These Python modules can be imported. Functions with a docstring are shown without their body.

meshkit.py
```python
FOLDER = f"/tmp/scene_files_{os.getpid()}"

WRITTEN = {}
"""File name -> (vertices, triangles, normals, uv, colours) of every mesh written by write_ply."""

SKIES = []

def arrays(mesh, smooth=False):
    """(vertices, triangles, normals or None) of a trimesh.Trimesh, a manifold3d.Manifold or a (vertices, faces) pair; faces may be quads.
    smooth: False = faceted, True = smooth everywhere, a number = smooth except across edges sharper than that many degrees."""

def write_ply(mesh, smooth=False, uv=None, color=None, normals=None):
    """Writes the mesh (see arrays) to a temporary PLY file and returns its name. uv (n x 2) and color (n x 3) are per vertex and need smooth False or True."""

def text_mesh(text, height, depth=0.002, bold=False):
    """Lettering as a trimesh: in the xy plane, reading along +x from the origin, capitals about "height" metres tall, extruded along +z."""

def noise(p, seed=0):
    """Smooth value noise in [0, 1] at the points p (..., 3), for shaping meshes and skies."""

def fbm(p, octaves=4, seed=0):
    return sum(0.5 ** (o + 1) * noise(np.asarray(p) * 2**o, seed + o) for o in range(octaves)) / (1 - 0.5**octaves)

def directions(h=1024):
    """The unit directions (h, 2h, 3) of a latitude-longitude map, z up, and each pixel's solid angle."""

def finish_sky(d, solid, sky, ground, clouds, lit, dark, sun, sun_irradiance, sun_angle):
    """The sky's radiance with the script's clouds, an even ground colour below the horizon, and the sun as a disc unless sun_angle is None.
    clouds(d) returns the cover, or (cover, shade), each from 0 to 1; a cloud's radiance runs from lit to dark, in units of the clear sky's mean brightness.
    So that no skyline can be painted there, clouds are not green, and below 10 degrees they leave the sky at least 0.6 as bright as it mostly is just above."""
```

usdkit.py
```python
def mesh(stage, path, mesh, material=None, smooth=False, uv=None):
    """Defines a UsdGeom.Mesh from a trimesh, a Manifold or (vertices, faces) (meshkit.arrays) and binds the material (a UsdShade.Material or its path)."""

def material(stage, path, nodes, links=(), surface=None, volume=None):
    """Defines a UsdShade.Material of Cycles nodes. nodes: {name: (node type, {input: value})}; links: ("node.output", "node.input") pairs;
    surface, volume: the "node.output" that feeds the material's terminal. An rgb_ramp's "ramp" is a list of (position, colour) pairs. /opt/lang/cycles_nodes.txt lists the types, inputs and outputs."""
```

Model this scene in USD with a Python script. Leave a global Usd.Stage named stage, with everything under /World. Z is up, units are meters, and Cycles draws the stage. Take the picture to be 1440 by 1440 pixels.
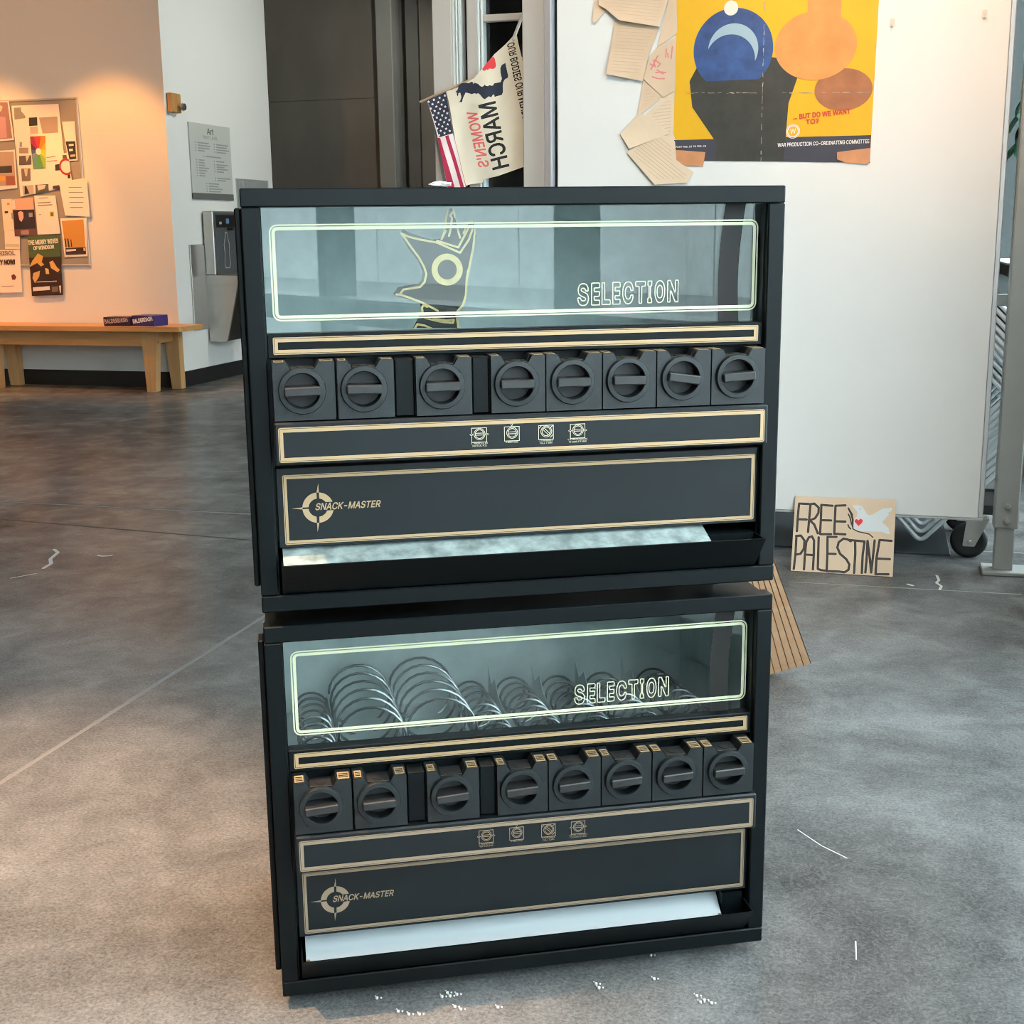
import math, random, json
import numpy as np, trimesh, manifold3d
import shapely
from shapely.geometry import Polygon, LineString, Point, box as sbox
from shapely.ops import unary_union
from shapely import affinity
import usdkit, meshkit
from pxr import Usd, UsdGeom, UsdLux, UsdShade, Gf, Sdf

stage = Usd.Stage.CreateInMemory()
UsdGeom.SetStageUpAxis(stage, UsdGeom.Tokens.z)
UsdGeom.SetStageMetersPerUnit(stage, 1.0)
UsdGeom.Xform.Define(stage, '/World'); UsdGeom.Scope.Define(stage, '/World/Looks')
random.seed(7); rng = np.random.default_rng(7)

# ---------------------------------------------------------------- camera
# world axes follow the building: x along the bulletin-board wall, y into the room; the machines stand turned by 26.5 degrees
TURN = math.radians(26.5)
def camera():
    eye = np.array([0.49870, -1.85645, 1.20263])
    yaw, pitch, roll, f = 0.18869784 - TURN, 0.21294813, -0.01201068, 1827.83668
    F = np.array([math.sin(yaw) * math.cos(pitch), math.cos(yaw) * math.cos(pitch), -math.sin(pitch)])
    R = np.cross(F, [0, 0, 1.0]); R /= np.linalg.norm(R); U = np.cross(R, F)
    R, U = math.cos(roll) * R + math.sin(roll) * U, -math.sin(roll) * R + math.cos(roll) * U
    cam = UsdGeom.Camera.Define(stage, '/World/Camera')
    m = Gf.Matrix4d(*R, 0, *U, 0, *(-F), 0, *eye, 1)
    cam.AddTransformOp().Set(m)
    cam.CreateHorizontalApertureAttr(36.0); cam.CreateVerticalApertureAttr(36.0)
    cam.CreateFocalLengthAttr(36.0 * f / 1440); cam.CreateClippingRangeAttr(Gf.Vec2f(0.05, 500))
    cam.CreateExposureAttr(EXPOSURE)
EXPOSURE = 0.15
camera()

# ---------------------------------------------------------------- sky: bright overcast day outside the glazed wall
sky = UsdLux.DomeLight.Define(stage, '/World/Sky')
sky.CreateColorAttr(Gf.Vec3f(0.82, 0.95, 1.0)); sky.CreateIntensityAttr(3.2)

def spot(name, pos, aim, color, power, cone, soft=0.5, radius=0.05):
    """a ceiling spotlight: its light sits in the mouth of a modelled can (built further down)"""
    d = np.array(aim, float) - np.array(pos, float); d /= np.linalg.norm(d)
    z = -d; x = np.cross([0.3, 1, 0.1], z); x /= np.linalg.norm(x); y = np.cross(z, x)
    l = UsdLux.SphereLight.Define(stage, '/World/' + name)
    l.AddTransformOp().Set(Gf.Matrix4d(*x, 0, *y, 0, *z, 0, *pos, 1))
    l.CreateRadiusAttr(radius); l.CreateColorAttr(Gf.Vec3f(*color)); l.CreateIntensityAttr(power)
    s = UsdLux.ShapingAPI.Apply(l.GetPrim()); s.CreateShapingConeAngleAttr(cone); s.CreateShapingConeSoftnessAttr(soft)
    return pos
WARM = (1.0, 0.40, 0.085)
SPOTS = [
    ('wall_washer_a', (-5.3, 6.2, 3.33), (-5.35, 7.5, 1.0), WARM, 1800, 28),
    ('wall_washer_b', (-6.4, 6.2, 3.33), (-6.4, 7.5, 1.0), WARM, 1800, 28),
    ('wall_washer_c', (-7.5, 6.2, 3.33), (-7.5, 7.5, 1.0), WARM, 1800, 28),
    ('wall_flood', (-6.0, 4.6, 3.33), (-6.0, 7.5, 2.0), WARM, 1500, 33),  # added unseen fill lamp, tints the whole wall warm
    ('board_spot', (0.85, 1.75, 3.33), (0.72, 2.86, 2.45), (1.0, 0.56, 0.28), 1300, 28),
    ('board_flood', (-0.3, 0.9, 3.33), (-0.1, 2.86, 1.7), (1.0, 0.78, 0.57), 1300, 42),  # unseen lamp added to even out the light on the board
    ('downlight_a', (-1.3, -0.65, 3.33), (-1.3, -0.65, 0), (1.0, 0.6, 0.34), 9000, 29),
    ('downlight_b', (0.15, -0.95, 3.33), (0.15, -0.95, 0), (1.0, 0.74, 0.55), 900, 34),
    ('downlight_c', (-2.6, 8.1, 3.33), (-4.87, 8.35, 1.6), (1.0, 0.98, 0.88), 1300, 62),  # unseen lamp added to brighten the fountain wall
]
for s_ in SPOTS: spot(*s_)

# ---------------------------------------------------------------- helpers
def numbered(parent, name):
    p, k = f'{parent}/{name}', 0
    while stage.GetPrimAtPath(p).IsValid():
        k += 1; p = f'{parent}/{name}_{k:03d}'
    return p
def tag(o, label=None, cat=None, group=None, kind=None):
    o = o.GetPrim() if hasattr(o, 'GetPrim') else o
    for k, v in (('label', label), ('category', cat), ('group', group), ('kind', kind)):
        if v: o.SetCustomDataByKey(k, v)
    return o
def thing(name, label, cat, loc=(0, 0, 0), rotz=0, group=None, kind=None):
    x = UsdGeom.Xform.Define(stage, numbered('/World', name))
    x.AddTranslateOp().Set(Gf.Vec3d(*map(float, loc)))
    if rotz: x.AddRotateZOp().Set(float(rotz))
    return tag(x, label, cat, group, kind)
def obj(name, m, mat, parent=None, label=None, smooth=30, kind=None):
    if isinstance(m, (list, tuple)) and not isinstance(m[0], np.ndarray): m = cat_(m)
    par = str(parent.GetPath()) if parent is not None else '/World'
    o = usdkit.mesh(stage, numbered(par, name), m, mat, smooth=smooth).GetPrim()
    if label: o.SetCustomDataByKey('label', label)
    if kind: o.SetCustomDataByKey('kind', kind)
    return o
def cat_(ms): return trimesh.util.concatenate(ms)
def struct(name, m, mat, parent=None, label=None, smooth=False):
    return obj(name, m, mat, parent, label, smooth, kind='structure' if parent is None else None)
def bx(x0, x1, y0, y1, z0, z1, c=0.0):
    """box, with chamfered edges when c > 0"""
    lo, hi = np.array([x0, y0, z0], float), np.array([x1, y1, z1], float)
    if c <= 0:
        b = trimesh.creation.box(hi - lo); b.apply_translation((lo + hi) / 2); return b
    c = min(c, 0.45 * (hi - lo).min()); P = []
    for sx in (0, 1):
        for sy in (0, 1):
            for sz in (0, 1):
                p = np.where([sx, sy, sz], hi, lo); s = np.where([sx, sy, sz], -1, 1) * c
                for k in range(3):
                    q = p + s; q[k] = p[k]; P.append(q)
    return trimesh.convex.convex_hull(np.array(P))
def ext(poly, h):
    g = [p for p in getattr(poly, 'geoms', [poly]) if p.area > 1e-9 and p.geom_type == 'Polygon']
    return cat_([trimesh.creation.extrude_polygon(p, h, engine='earcut') for p in g])
FRONT = np.array([[1, 0, 0], [0, 0, -1], [0, 1, 0]], float)    # (a, b, h) -> (x=a, y=-h, z=b): faces -y
SIDE = np.array([[0, 0, 1], [1, 0, 0], [0, 1, 0]], float)      # (a, b, h) -> (x=h, y=a, z=b): faces +x
def mapped(m, M, o=(0, 0, 0)):
    m = m.copy(); m.vertices = m.vertices @ np.asarray(M).T + np.asarray(o, float)
    if np.linalg.det(M) < 0: m.invert()
    return m
def front(poly, y, h=0.0004): return mapped(ext(poly, h), FRONT, (0, y, 0))
def side(poly, x, h=0.0004): return mapped(ext(poly, h), SIDE, (x, 0, 0))
def rrect(x0, x1, z0, z1, r=0.0): return sbox(x0 + r, z0 + r, x1 - r, z1 - r).buffer(r, quad_segs=6) if r else sbox(x0, z0, x1, z1)
def ringp(p, w0, w1): return p.buffer(-w0, join_style='round').difference(p.buffer(-w1, join_style='mitre'))
def line(pts, w, cap='round'): return LineString(pts).buffer(w / 2, cap_style=cap, quad_segs=3)
_tp = {}
def textp(t, bold=False):
    """lettering as a shapely shape, 1 unit cap height, from x = 0"""
    if (t, bold) not in _tp:
        m = meshkit.text_mesh(t, 1.0, 0.05, bold)
        f = m.faces[m.face_normals[:, 2] > 0.9]
        s = unary_union([Polygon(m.vertices[k][:, :2]).buffer(0.0005) for k in f])
        x0, y0, x1, y1 = s.bounds
        _tp[t, bold] = affinity.translate(s, -x0, 0)
    return _tp[t, bold]
def text_on(t, o, e, top, bold=True):
    """text from baseline start o to baseline end e, capitals reaching to top (all 2-d); a reversed frame mirrors it"""
    s = textp(t, bold); L = s.bounds[2]
    o, e, top = map(np.array, (o, e, top)); a, b = (e - o) / L, (top - o)
    return affinity.affine_transform(s, [a[0], b[0], a[1], b[1], o[0], o[1]])
def tube(pts, r, sides=8, closed=False):
    p = np.asarray(pts, float); n = len(p)
    t = (np.roll(p, -1, 0) - np.roll(p, 1, 0)) if closed else np.gradient(p, axis=0)
    t /= np.linalg.norm(t, axis=1, keepdims=True) + 1e-12
    a = np.zeros_like(p); ref = np.array([0, 0, 1.0]) if abs(t[0][2]) < 0.9 else np.array([1.0, 0, 0])
    a[0] = np.cross(t[0], ref); a[0] /= np.linalg.norm(a[0])
    for i in range(1, n):
        a[i] = a[i - 1] - t[i] * (a[i - 1] @ t[i]); a[i] /= np.linalg.norm(a[i]) + 1e-12
    b = np.cross(t, a); g = np.arange(sides) * 2 * np.pi / sides
    v = p[:, None] + r * (np.cos(g)[None, :, None] * a[:, None] + np.sin(g)[None, :, None] * b[:, None])
    F = []
    for i in range(n if closed else n - 1):
        for j in range(sides):
            q = (i * sides + j, i * sides + (j + 1) % sides, (i + 1) % n * sides + (j + 1) % sides, (i + 1) % n * sides + j)
            F += [(q[0], q[1], q[2]), (q[0], q[2], q[3])]
    v = v.reshape(-1, 3)
    if not closed:
        k = len(v); v = np.vstack([v, p[0], p[-1]])
        for j in range(sides):
            F += [(k, (j + 1) % sides, j), (k + 1, (n - 1) * sides + j, (n - 1) * sides + (j + 1) % sides)]
    m = trimesh.Trimesh(v, F, process=False)
    return m
def rounded(pts, r, n=5, closed=False):
    """polyline with its corners rounded"""
    p = [np.array(q, float) for q in pts]; out = []; N = len(p)
    for i in range(N):
        if not closed and i in (0, N - 1): out.append(p[i]); continue
        a, b, c = p[i - 1], p[i], p[(i + 1) % N]
        d0, d1 = (a - b) / np.linalg.norm(a - b), (c - b) / np.linalg.norm(c - b)
        for t in np.linspace(0, 1, n): out.append((1 - t) ** 2 * (b + d0 * r) + 2 * t * (1 - t) * b + t * t * (b + d1 * r))
    return out
def lathe(prof, seg=32, axis='y'):
    """profile of (radius, height) turned about an axis; front of a 'y' lathe faces -y"""
    m = trimesh.creation.revolve(np.array(prof, float), sections=seg)
    if axis == 'y': m.apply_transform(trimesh.transformations.rotation_matrix(math.pi / 2, [1, 0, 0]))
    if axis == 'x': m.apply_transform(trimesh.transformations.rotation_matrix(math.pi / 2, [0, 1, 0]))
    return m
def rot(m, ang, axis, point=(0, 0, 0)):
    m = m.copy(); m.apply_transform(trimesh.transformations.rotation_matrix(ang, axis, point)); return m
def move(m, x, y, z): m = m.copy(); m.apply_translation((x, y, z)); return m
def dup(root, label, loc, rotz=0):
    was = root.GetCustomData()
    r = thing(root.GetName().rstrip('0123456789').rstrip('_'), label, was['category'], loc, rotz, was.get('group'))
    r.GetReferences().AddInternalReference(root.GetPath()); r.SetInstanceable(True)
    return r

# ---------------------------------------------------------------- materials
def mat(name, col, rough=0.5, metal=0.0, noise=0.0, scale=8.0, bump=0.0, bscale=60.0, spec=0.5, coat=0.0, stretch=None, col2=None, detail=4, aniso=None, rvar=0.0, sheen=0.0, trans=0.0):
    """principled surface; noise mixes towards col2 (or a darker col) by a procedural noise in object space"""
    nodes = {'p': ('principled_bsdf', {'base_color': col, 'roughness': rough, 'metallic': metal, 'specular_ior_level': spec, 'coat_weight': coat, 'sheen_weight': sheen})}
    links = []
    if noise or bump or rvar:
        nodes['tc'] = ('texture_coordinate', {})
        nodes['mp'] = ('mapping', {'scale': stretch or (1, 1, 1)})
        links += [('tc.object', 'mp.vector')]
    if noise or rvar:
        nodes['n'] = ('noise_texture', {'scale': scale, 'detail': detail, 'roughness': 0.6}); links += [('mp.vector', 'n.vector')]
    if noise:
        c2 = col2 or tuple(c * (1 - noise) for c in col)
        nodes['r'] = ('rgb_ramp', {'ramp': [(0.3, c2), (0.7, col)]}); links += [('n.fac', 'r.fac'), ('r.color', 'p.base_color')]
    if rvar:
        nodes['rr'] = ('map_range', {'from_min': 0.3, 'from_max': 0.7, 'to_min': rough - rvar, 'to_max': rough + rvar, 'clamp': True}); links += [('n.fac', 'rr.value'), ('rr.result', 'p.roughness')]
    if bump:
        nodes['bn'] = ('noise_texture', {'scale': bscale, 'detail': 3}); nodes['b'] = ('bump', {'strength': bump, 'distance': 0.002})
        links += [('mp.vector', 'bn.vector'), ('bn.fac', 'b.height'), ('b.normal', 'p.normal')]
    return usdkit.material(stage, '/World/Looks/' + name, nodes, links, 'p.BSDF')
def pane_mat(name, tint, ior=1.5, gloss=(1, 1, 1)):
    """thin window glass: straight-through transparency plus a mirror by fresnel; the index is inverted on back faces so that both faces behave alike"""
    return usdkit.material(stage, '/World/Looks/' + name, {
        't': ('transparent_bsdf', {'color': tint}), 'g': ('glossy_bsdf', {'color': gloss, 'roughness': 0.0}),
        'geo': ('geometry', {}), 'e': ('math', {'math_type': 'multiply_add', 'value2': -2.0, 'value3': 1.0}), 'i': ('math', {'math_type': 'power', 'value1': ior}),
        'f': ('fresnel', {'IOR': ior}), 'm': ('mix_closure', {})},
        [('geo.backfacing', 'e.value1'), ('e.value', 'i.value2'), ('i.value', 'f.IOR'), ('f.fac', 'm.fac'), ('t.BSDF', 'm.closure1'), ('g.BSDF', 'm.closure2')], 'm.closure')
def floor_shading():
    n = {'geo': ('geometry', {}),
         'n1': ('noise_texture', {'scale': 0.7, 'detail': 6, 'roughness': 0.62, 'distortion': 0.6}),
         'n2': ('noise_texture', {'scale': 5.5, 'detail': 6, 'roughness': 0.65, 'distortion': 0.4}),
         'n3': ('noise_texture', {'scale': 150, 'detail': 5, 'roughness': 0.75}),
         'r1': ('rgb_ramp', {'ramp': [(0.32, (0.055, 0.055, 0.056)), (0.48, (0.128, 0.131, 0.132)), (0.68, (0.22, 0.226, 0.229))]}),
         'r2': ('rgb_ramp', {'ramp': [(0.3, (0.72, 0.715, 0.71)), (0.7, (1.2, 1.2, 1.2))]}),
         'r3': ('rgb_ramp', {'ramp': [(0.32, (0.45, 0.45, 0.45)), (0.68, (1.55, 1.54, 1.52))]}),
         'm1': ('mix', {'mix_type': 'multiply', 'fac': 1.0}), 'm2': ('mix', {'mix_type': 'multiply', 'fac': 0.8}),
         'v': ('voronoi_texture', {'scale': 11.0}), 'vr': ('rgb_ramp', {'ramp': [(0.0, (1, 1, 1)), (0.022, (1, 1, 1)), (0.03, (0, 0, 0))]}),
         'wn': ('white_noise_texture', {}), 'wr': ('math', {'math_type': 'greater_than', 'value2': 0.93}),
         'wm': ('math', {'math_type': 'multiply'}), 'ms': ('mix', {'mix_type': 'mix', 'color2': (0.62, 0.6, 0.58)}),
         'n4': ('noise_texture', {'scale': 26, 'detail': 8, 'roughness': 0.72, 'distortion': 1.2}), 'sc': ('rgb_ramp', {'ramp': [(0.485, (0, 0, 0)), (0.5, (0.32, 0.32, 0.32)), (0.515, (0, 0, 0))]}), 'ms2': ('mix', {'mix_type': 'mix', 'color2': (0.36, 0.34, 0.32)}),
         'd': ('diffuse_bsdf', {}), 'cov': ('map_range', {'from_min': 0.35, 'from_max': 0.65, 'to_min': 0.35, 'to_max': 0.7, 'clamp': True}), 'mc': ('mix_closure', {}),
         'rr': ('map_range', {'from_min': 0.3, 'from_max': 0.7, 'to_min': 0.14, 'to_max': 0.28, 'clamp': True}),
         'bp': ('bump', {'strength': 0.06, 'distance': 0.001}),
         'p': ('principled_bsdf', {'specular_ior_level': 0.42})}
    l = [('geo.position', f'{k}.vector') for k in ('n1', 'n2', 'n3', 'n4', 'v')] + [('n1.fac', 'r1.fac'), ('n2.fac', 'r2.fac'), ('n3.fac', 'r3.fac'),
         ('r1.color', 'm1.color1'), ('r2.color', 'm1.color2'), ('m1.color', 'm2.color1'), ('r3.color', 'm2.color2'),
         ('v.distance', 'vr.fac'), ('v.color', 'wn.vector'), ('wn.value', 'wr.value1'), ('vr.color', 'wm.value1'), ('wr.value', 'wm.value2'),
         ('n4.fac', 'sc.fac'), ('sc.color', 'ms2.fac'), ('m2.color', 'ms2.color1'), ('wm.value', 'ms.fac'), ('ms2.color', 'ms.color1'), ('ms.color', 'p.base_color'), ('ms.color', 'd.color'),
         ('n2.fac', 'cov.value'), ('cov.result', 'mc.fac'), ('d.BSDF', 'mc.closure1'), ('p.BSDF', 'mc.closure2'),
         ('n2.fac', 'rr.value'), ('rr.result', 'p.roughness'), ('n3.fac', 'bp.height'), ('bp.normal', 'p.normal')]
    return usdkit.material(stage, '/World/Looks/polished_concrete', n, l, 'mc.closure')
def wood_mat(name, c1, c2, axis=0, rough=0.42, scale=9):
    st = [14, 14, 14]; st[axis] = 1.2
    return usdkit.material(stage, '/World/Looks/' + name, {
        'tc': ('texture_coordinate', {}), 'mp': ('mapping', {'scale': tuple(st)}), 'n': ('noise_texture', {'scale': scale / 6, 'detail': 6, 'roughness': 0.6, 'distortion': 0.8}),
        'r': ('rgb_ramp', {'ramp': [(0.3, c1), (0.7, c2)]}), 'p': ('principled_bsdf', {'roughness': rough})},
        [('tc.object', 'mp.vector'), ('mp.vector', 'n.vector'), ('n.fac', 'r.fac'), ('r.color', 'p.base_color')], 'p.BSDF')
M = {
    'floor': floor_shading(),
    'joint': mat('floor_joint', (0.24, 0.235, 0.23), 0.6), 'saw': mat('floor_saw_cut', (0.035, 0.034, 0.033), 0.8),
    'paint_drip': mat('paint_drip', (0.55, 0.54, 0.52), 0.6),
    'wall': mat('white_wall', (0.74, 0.735, 0.70), 0.7, bump=0.08, bscale=180),
    'concrete': mat('concrete_wall', (0.078, 0.068, 0.054), 0.75, noise=0.3, scale=1.6, stretch=(2, 2, 0.8), bump=0.12, bscale=40),
    'concrete2': mat('concrete_light', (0.135, 0.13, 0.115), 0.75, noise=0.2, scale=2.5),
    'concrete3': mat('concrete_dark', (0.065, 0.062, 0.054), 0.7, noise=0.2, scale=2.5),
    'ceiling': mat('ceiling_paint', (0.75, 0.74, 0.71), 0.8),
    'base': mat('black_baseboard', (0.012, 0.012, 0.012), 0.45),
    'mull': mat('window_frame_dark', (0.055, 0.065, 0.065), 0.4, metal=0.3),
    'outside': mat('outside_paving', (0.33, 0.34, 0.34), 0.9, noise=0.15, scale=1),
    'facade': mat('pale_facade', (0.72, 0.75, 0.76), 0.8),
    'window': pane_mat('window_glass', (0.97, 0.985, 0.985), 1.13),
    'black': mat('machine_black', (0.0026, 0.0047, 0.0055), 0.36, noise=0.15, scale=6, bump=0.03, bscale=400, spec=0.16),
    'panel': mat('machine_charcoal', (0.0062, 0.0098, 0.0120), 0.45, noise=0.25, scale=9, spec=0.3),
    'plastic': mat('selector_plastic', (0.0088, 0.0132, 0.0150), 0.4, noise=0.35, scale=60, bump=0.15, bscale=500, spec=0.45),
    'plastic_dk': mat('selector_plastic_dark', (0.0085, 0.0095, 0.0105), 0.5),
    'plastic_rub': mat('handle_plastic', (0.021, 0.0225, 0.023), 0.4, noise=0.4, scale=70, col2=(0.011, 0.011, 0.011)),
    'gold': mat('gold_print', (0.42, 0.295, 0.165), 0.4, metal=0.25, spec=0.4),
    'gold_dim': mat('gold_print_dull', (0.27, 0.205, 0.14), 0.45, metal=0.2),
    'gold_label': mat('gold_label', (0.52, 0.36, 0.19), 0.4, metal=0.3, noise=0.5, scale=260),
    'gold_draw': mat('gold_paint_pen', (0.55, 0.41, 0.16), 0.45, noise=0.25, scale=90),
    'cream': mat('glass_print', (0.5, 0.535, 0.365), 0.5),
    'glass': pane_mat('machine_glass', (0.92, 0.955, 0.95), 1.56, (0.62, 0.62, 0.605)),
    'galv': mat('galvanised_sheet', (0.6, 0.66, 0.66), 0.45, metal=0.1, noise=0.18, scale=22, stretch=(1, 1, 1)),
    'galv_worn': mat('galvanised_worn', (0.4, 0.5, 0.5), 0.45, metal=0.2, noise=0.8, scale=30, col2=(0.1, 0.135, 0.135), detail=8),
    'white_metal': mat('white_sheet_metal', (0.33, 0.37, 0.385), 0.42),
    'wire': mat('coil_wire', (0.26, 0.28, 0.29), 0.3, metal=0.9),
    'rubber': mat('black_rubber', (0.012, 0.013, 0.014), 0.6),
    'black_paper': mat('black_paper', (0.014, 0.013, 0.012), 0.6),
    'white_paper': mat('white_paper', (0.82, 0.81, 0.78), 0.8),
    'board': mat('painted_board', (0.71, 0.705, 0.685), 0.55, noise=0.04, scale=2.5),
    'board_edge': mat('board_edge', (0.55, 0.55, 0.55), 0.3, metal=0.5),
    'post': mat('grey_steel_paint', (0.31, 0.33, 0.32), 0.42, noise=0.1, scale=5),
    'post_tan': mat('taupe_frame', (0.50, 0.465, 0.425), 0.45), 'post_white': mat('white_frame', (0.62, 0.68, 0.67), 0.35),
    'post_lilac': mat('pale_grey_frame', (0.48, 0.47, 0.49), 0.4),
    'dark_glass': pane_mat('tinted_glass', (0.12, 0.12, 0.12), 1.5), 'dark_room': mat('dark_back_panel', (0.022, 0.022, 0.022), 0.7),
    'yellow': mat('poster_yellow', (0.74, 0.40, 0.002), 0.5, noise=0.08, scale=6), 'navy': mat('poster_navy', (0.045, 0.043, 0.06), 0.5),
    'charcoal': mat('poster_charcoal', (0.045, 0.043, 0.035), 0.5, noise=0.4, scale=14), 'blue': mat('poster_blue', (0.04, 0.1, 0.3), 0.5, noise=0.6, scale=12),
    'orange_ink': mat('poster_orange', (0.7, 0.3, 0.075), 0.5, noise=0.25, scale=9), 'brown_ink': mat('poster_brown', (0.4, 0.15, 0.06), 0.5, noise=0.35, scale=12),
    'red_ink': mat('red_ink', (0.55, 0.045, 0.03), 0.6), 'pink_ink': mat('pink_ink', (0.62, 0.2, 0.2), 0.6), 'crease': mat('worn_crease', (0.6, 0.53, 0.4), 0.7, noise=0.7, scale=60, col2=(0.12, 0.1, 0.07)),
    'kraft': mat('old_book_page', (0.64, 0.47, 0.325), 0.7, noise=0.12, scale=7), 'kraft2': mat('old_book_page_pale', (0.69, 0.54, 0.385), 0.7, noise=0.1, scale=9), 'page_print': mat('faint_print', (0.54, 0.39, 0.27), 0.7),
    'tape': mat('orange_tape', (0.62, 0.27, 0.12), 0.45, noise=0.2, scale=20),
    'clear': mat('clear_plastic_hook', (0.62, 0.58, 0.52), 0.2),
    'card': mat('cardboard', (0.66, 0.5, 0.355), 0.75, noise=0.08, scale=8), 'card_edge': mat('cardboard_edge', (0.7, 0.6, 0.47), 0.8), 'marker': mat('black_marker', (0.035, 0.027, 0.022), 0.6),
    'dove': mat('white_paint', (0.6, 0.64, 0.64), 0.6), 'heart': mat('red_paint', (0.62, 0.02, 0.05), 0.5), 'heart_glow': mat('pink_paint', (0.85, 0.55, 0.52), 0.6),
    'bench': wood_mat('bench_wood', (0.5, 0.25, 0.085), (0.62, 0.34, 0.125), 0), 'bench_leg': wood_mat('bench_leg_wood', (0.55, 0.3, 0.12), (0.66, 0.4, 0.17), 2),
    'plank': wood_mat('plank_wood', (0.82, 0.42, 0.21), (0.92, 0.57, 0.32), 2, 0.5), 'plank_edge': mat('plank_edge', (0.1, 0.045, 0.02), 0.7),
    'flag_cream': mat('flag_cream', (0.83, 0.76, 0.61), 0.8, noise=0.06, scale=14), 'flag_navy': mat('flag_navy', (0.022, 0.03, 0.055), 0.8), 'flag_red': mat('flag_red', (0.8, 0.06, 0.07), 0.8), 'flag_coral': mat('flag_coral', (0.82, 0.16, 0.15), 0.8),
    'flag_white': mat('flag_white', (0.8, 0.7, 0.69), 0.8), 'stripe_red': mat('stripe_red', (0.42, 0.02, 0.06), 0.8), 'stick': mat('wood_stick', (0.5, 0.35, 0.24), 0.6), 'stick_white': mat('white_stick', (0.7, 0.68, 0.64), 0.5), 'flag_black': mat('flag_black', (0.02, 0.022, 0.026), 0.8),
    'steel': mat('stainless_steel', (0.56, 0.53, 0.49), 0.28, metal=0.85, noise=0.08, scale=4), 'steel_dk': mat('grey_plastic', (0.075, 0.085, 0.09), 0.4), 'steel_blk': mat('black_panel', (0.016, 0.016, 0.015), 0.35),
    'sign_grey': mat('sign_plate', (0.52, 0.53, 0.49), 0.4), 'sign_ink': mat('sign_ink', (0.13, 0.13, 0.12), 0.6), 'grey_print': mat('grey_print', (0.3, 0.31, 0.3), 0.6),
    'oak': wood_mat('block_wood', (0.4, 0.19, 0.05), (0.6, 0.33, 0.11), 2), 'chrome': mat('chrome', (0.75, 0.77, 0.78), 0.12, metal=1.0),
    'cork': mat('board_felt', (0.32, 0.29, 0.255), 0.9, bump=0.2, bscale=300), 'alu': mat('aluminium_frame', (0.6, 0.57, 0.53), 0.35, metal=0.5),
    'purple': mat('box_purple', (0.045, 0.03, 0.17), 0.4), 'purple_dk': mat('box_dark_purple', (0.03, 0.013, 0.03), 0.4), 'box_white': mat('box_lettering', (0.85, 0.82, 0.84), 0.5),
    'chair_tube': mat('chair_chrome', (0.7, 0.75, 0.77), 0.3, metal=0.35), 'chair_seat': mat('chair_seat', (0.05, 0.06, 0.07), 0.6),
    'leaf': usdkit.material(stage, '/World/Looks/leaf', {'p': ('principled_bsdf', {'base_color': (0.035, 0.13, 0.075), 'roughness': 0.3}), 't': ('translucent_bsdf', {'color': (0.06, 0.25, 0.1)}), 'm': ('mix_closure', {'fac': 0.25})}, [('p.BSDF', 'm.closure1'), ('t.BSDF', 'm.closure2')], 'm.closure'),
    'stem': mat('plant_stem', (0.06, 0.07, 0.03), 0.6), 'pot': mat('plant_pot', (0.3, 0.28, 0.26), 0.5), 'soil': mat('soil', (0.03, 0.02, 0.015), 0.9),
    'cream_dim': mat('icon_print', (0.5, 0.46, 0.34), 0.5), 'mat': mat('under_board_shade', (0.03, 0.036, 0.04), 0.5),  # mat: dark tone that stands in for shade under the board
    'strip_dark': mat('dark_strip', (0.017, 0.0165, 0.016), 0.55, spec=0.2),
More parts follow.
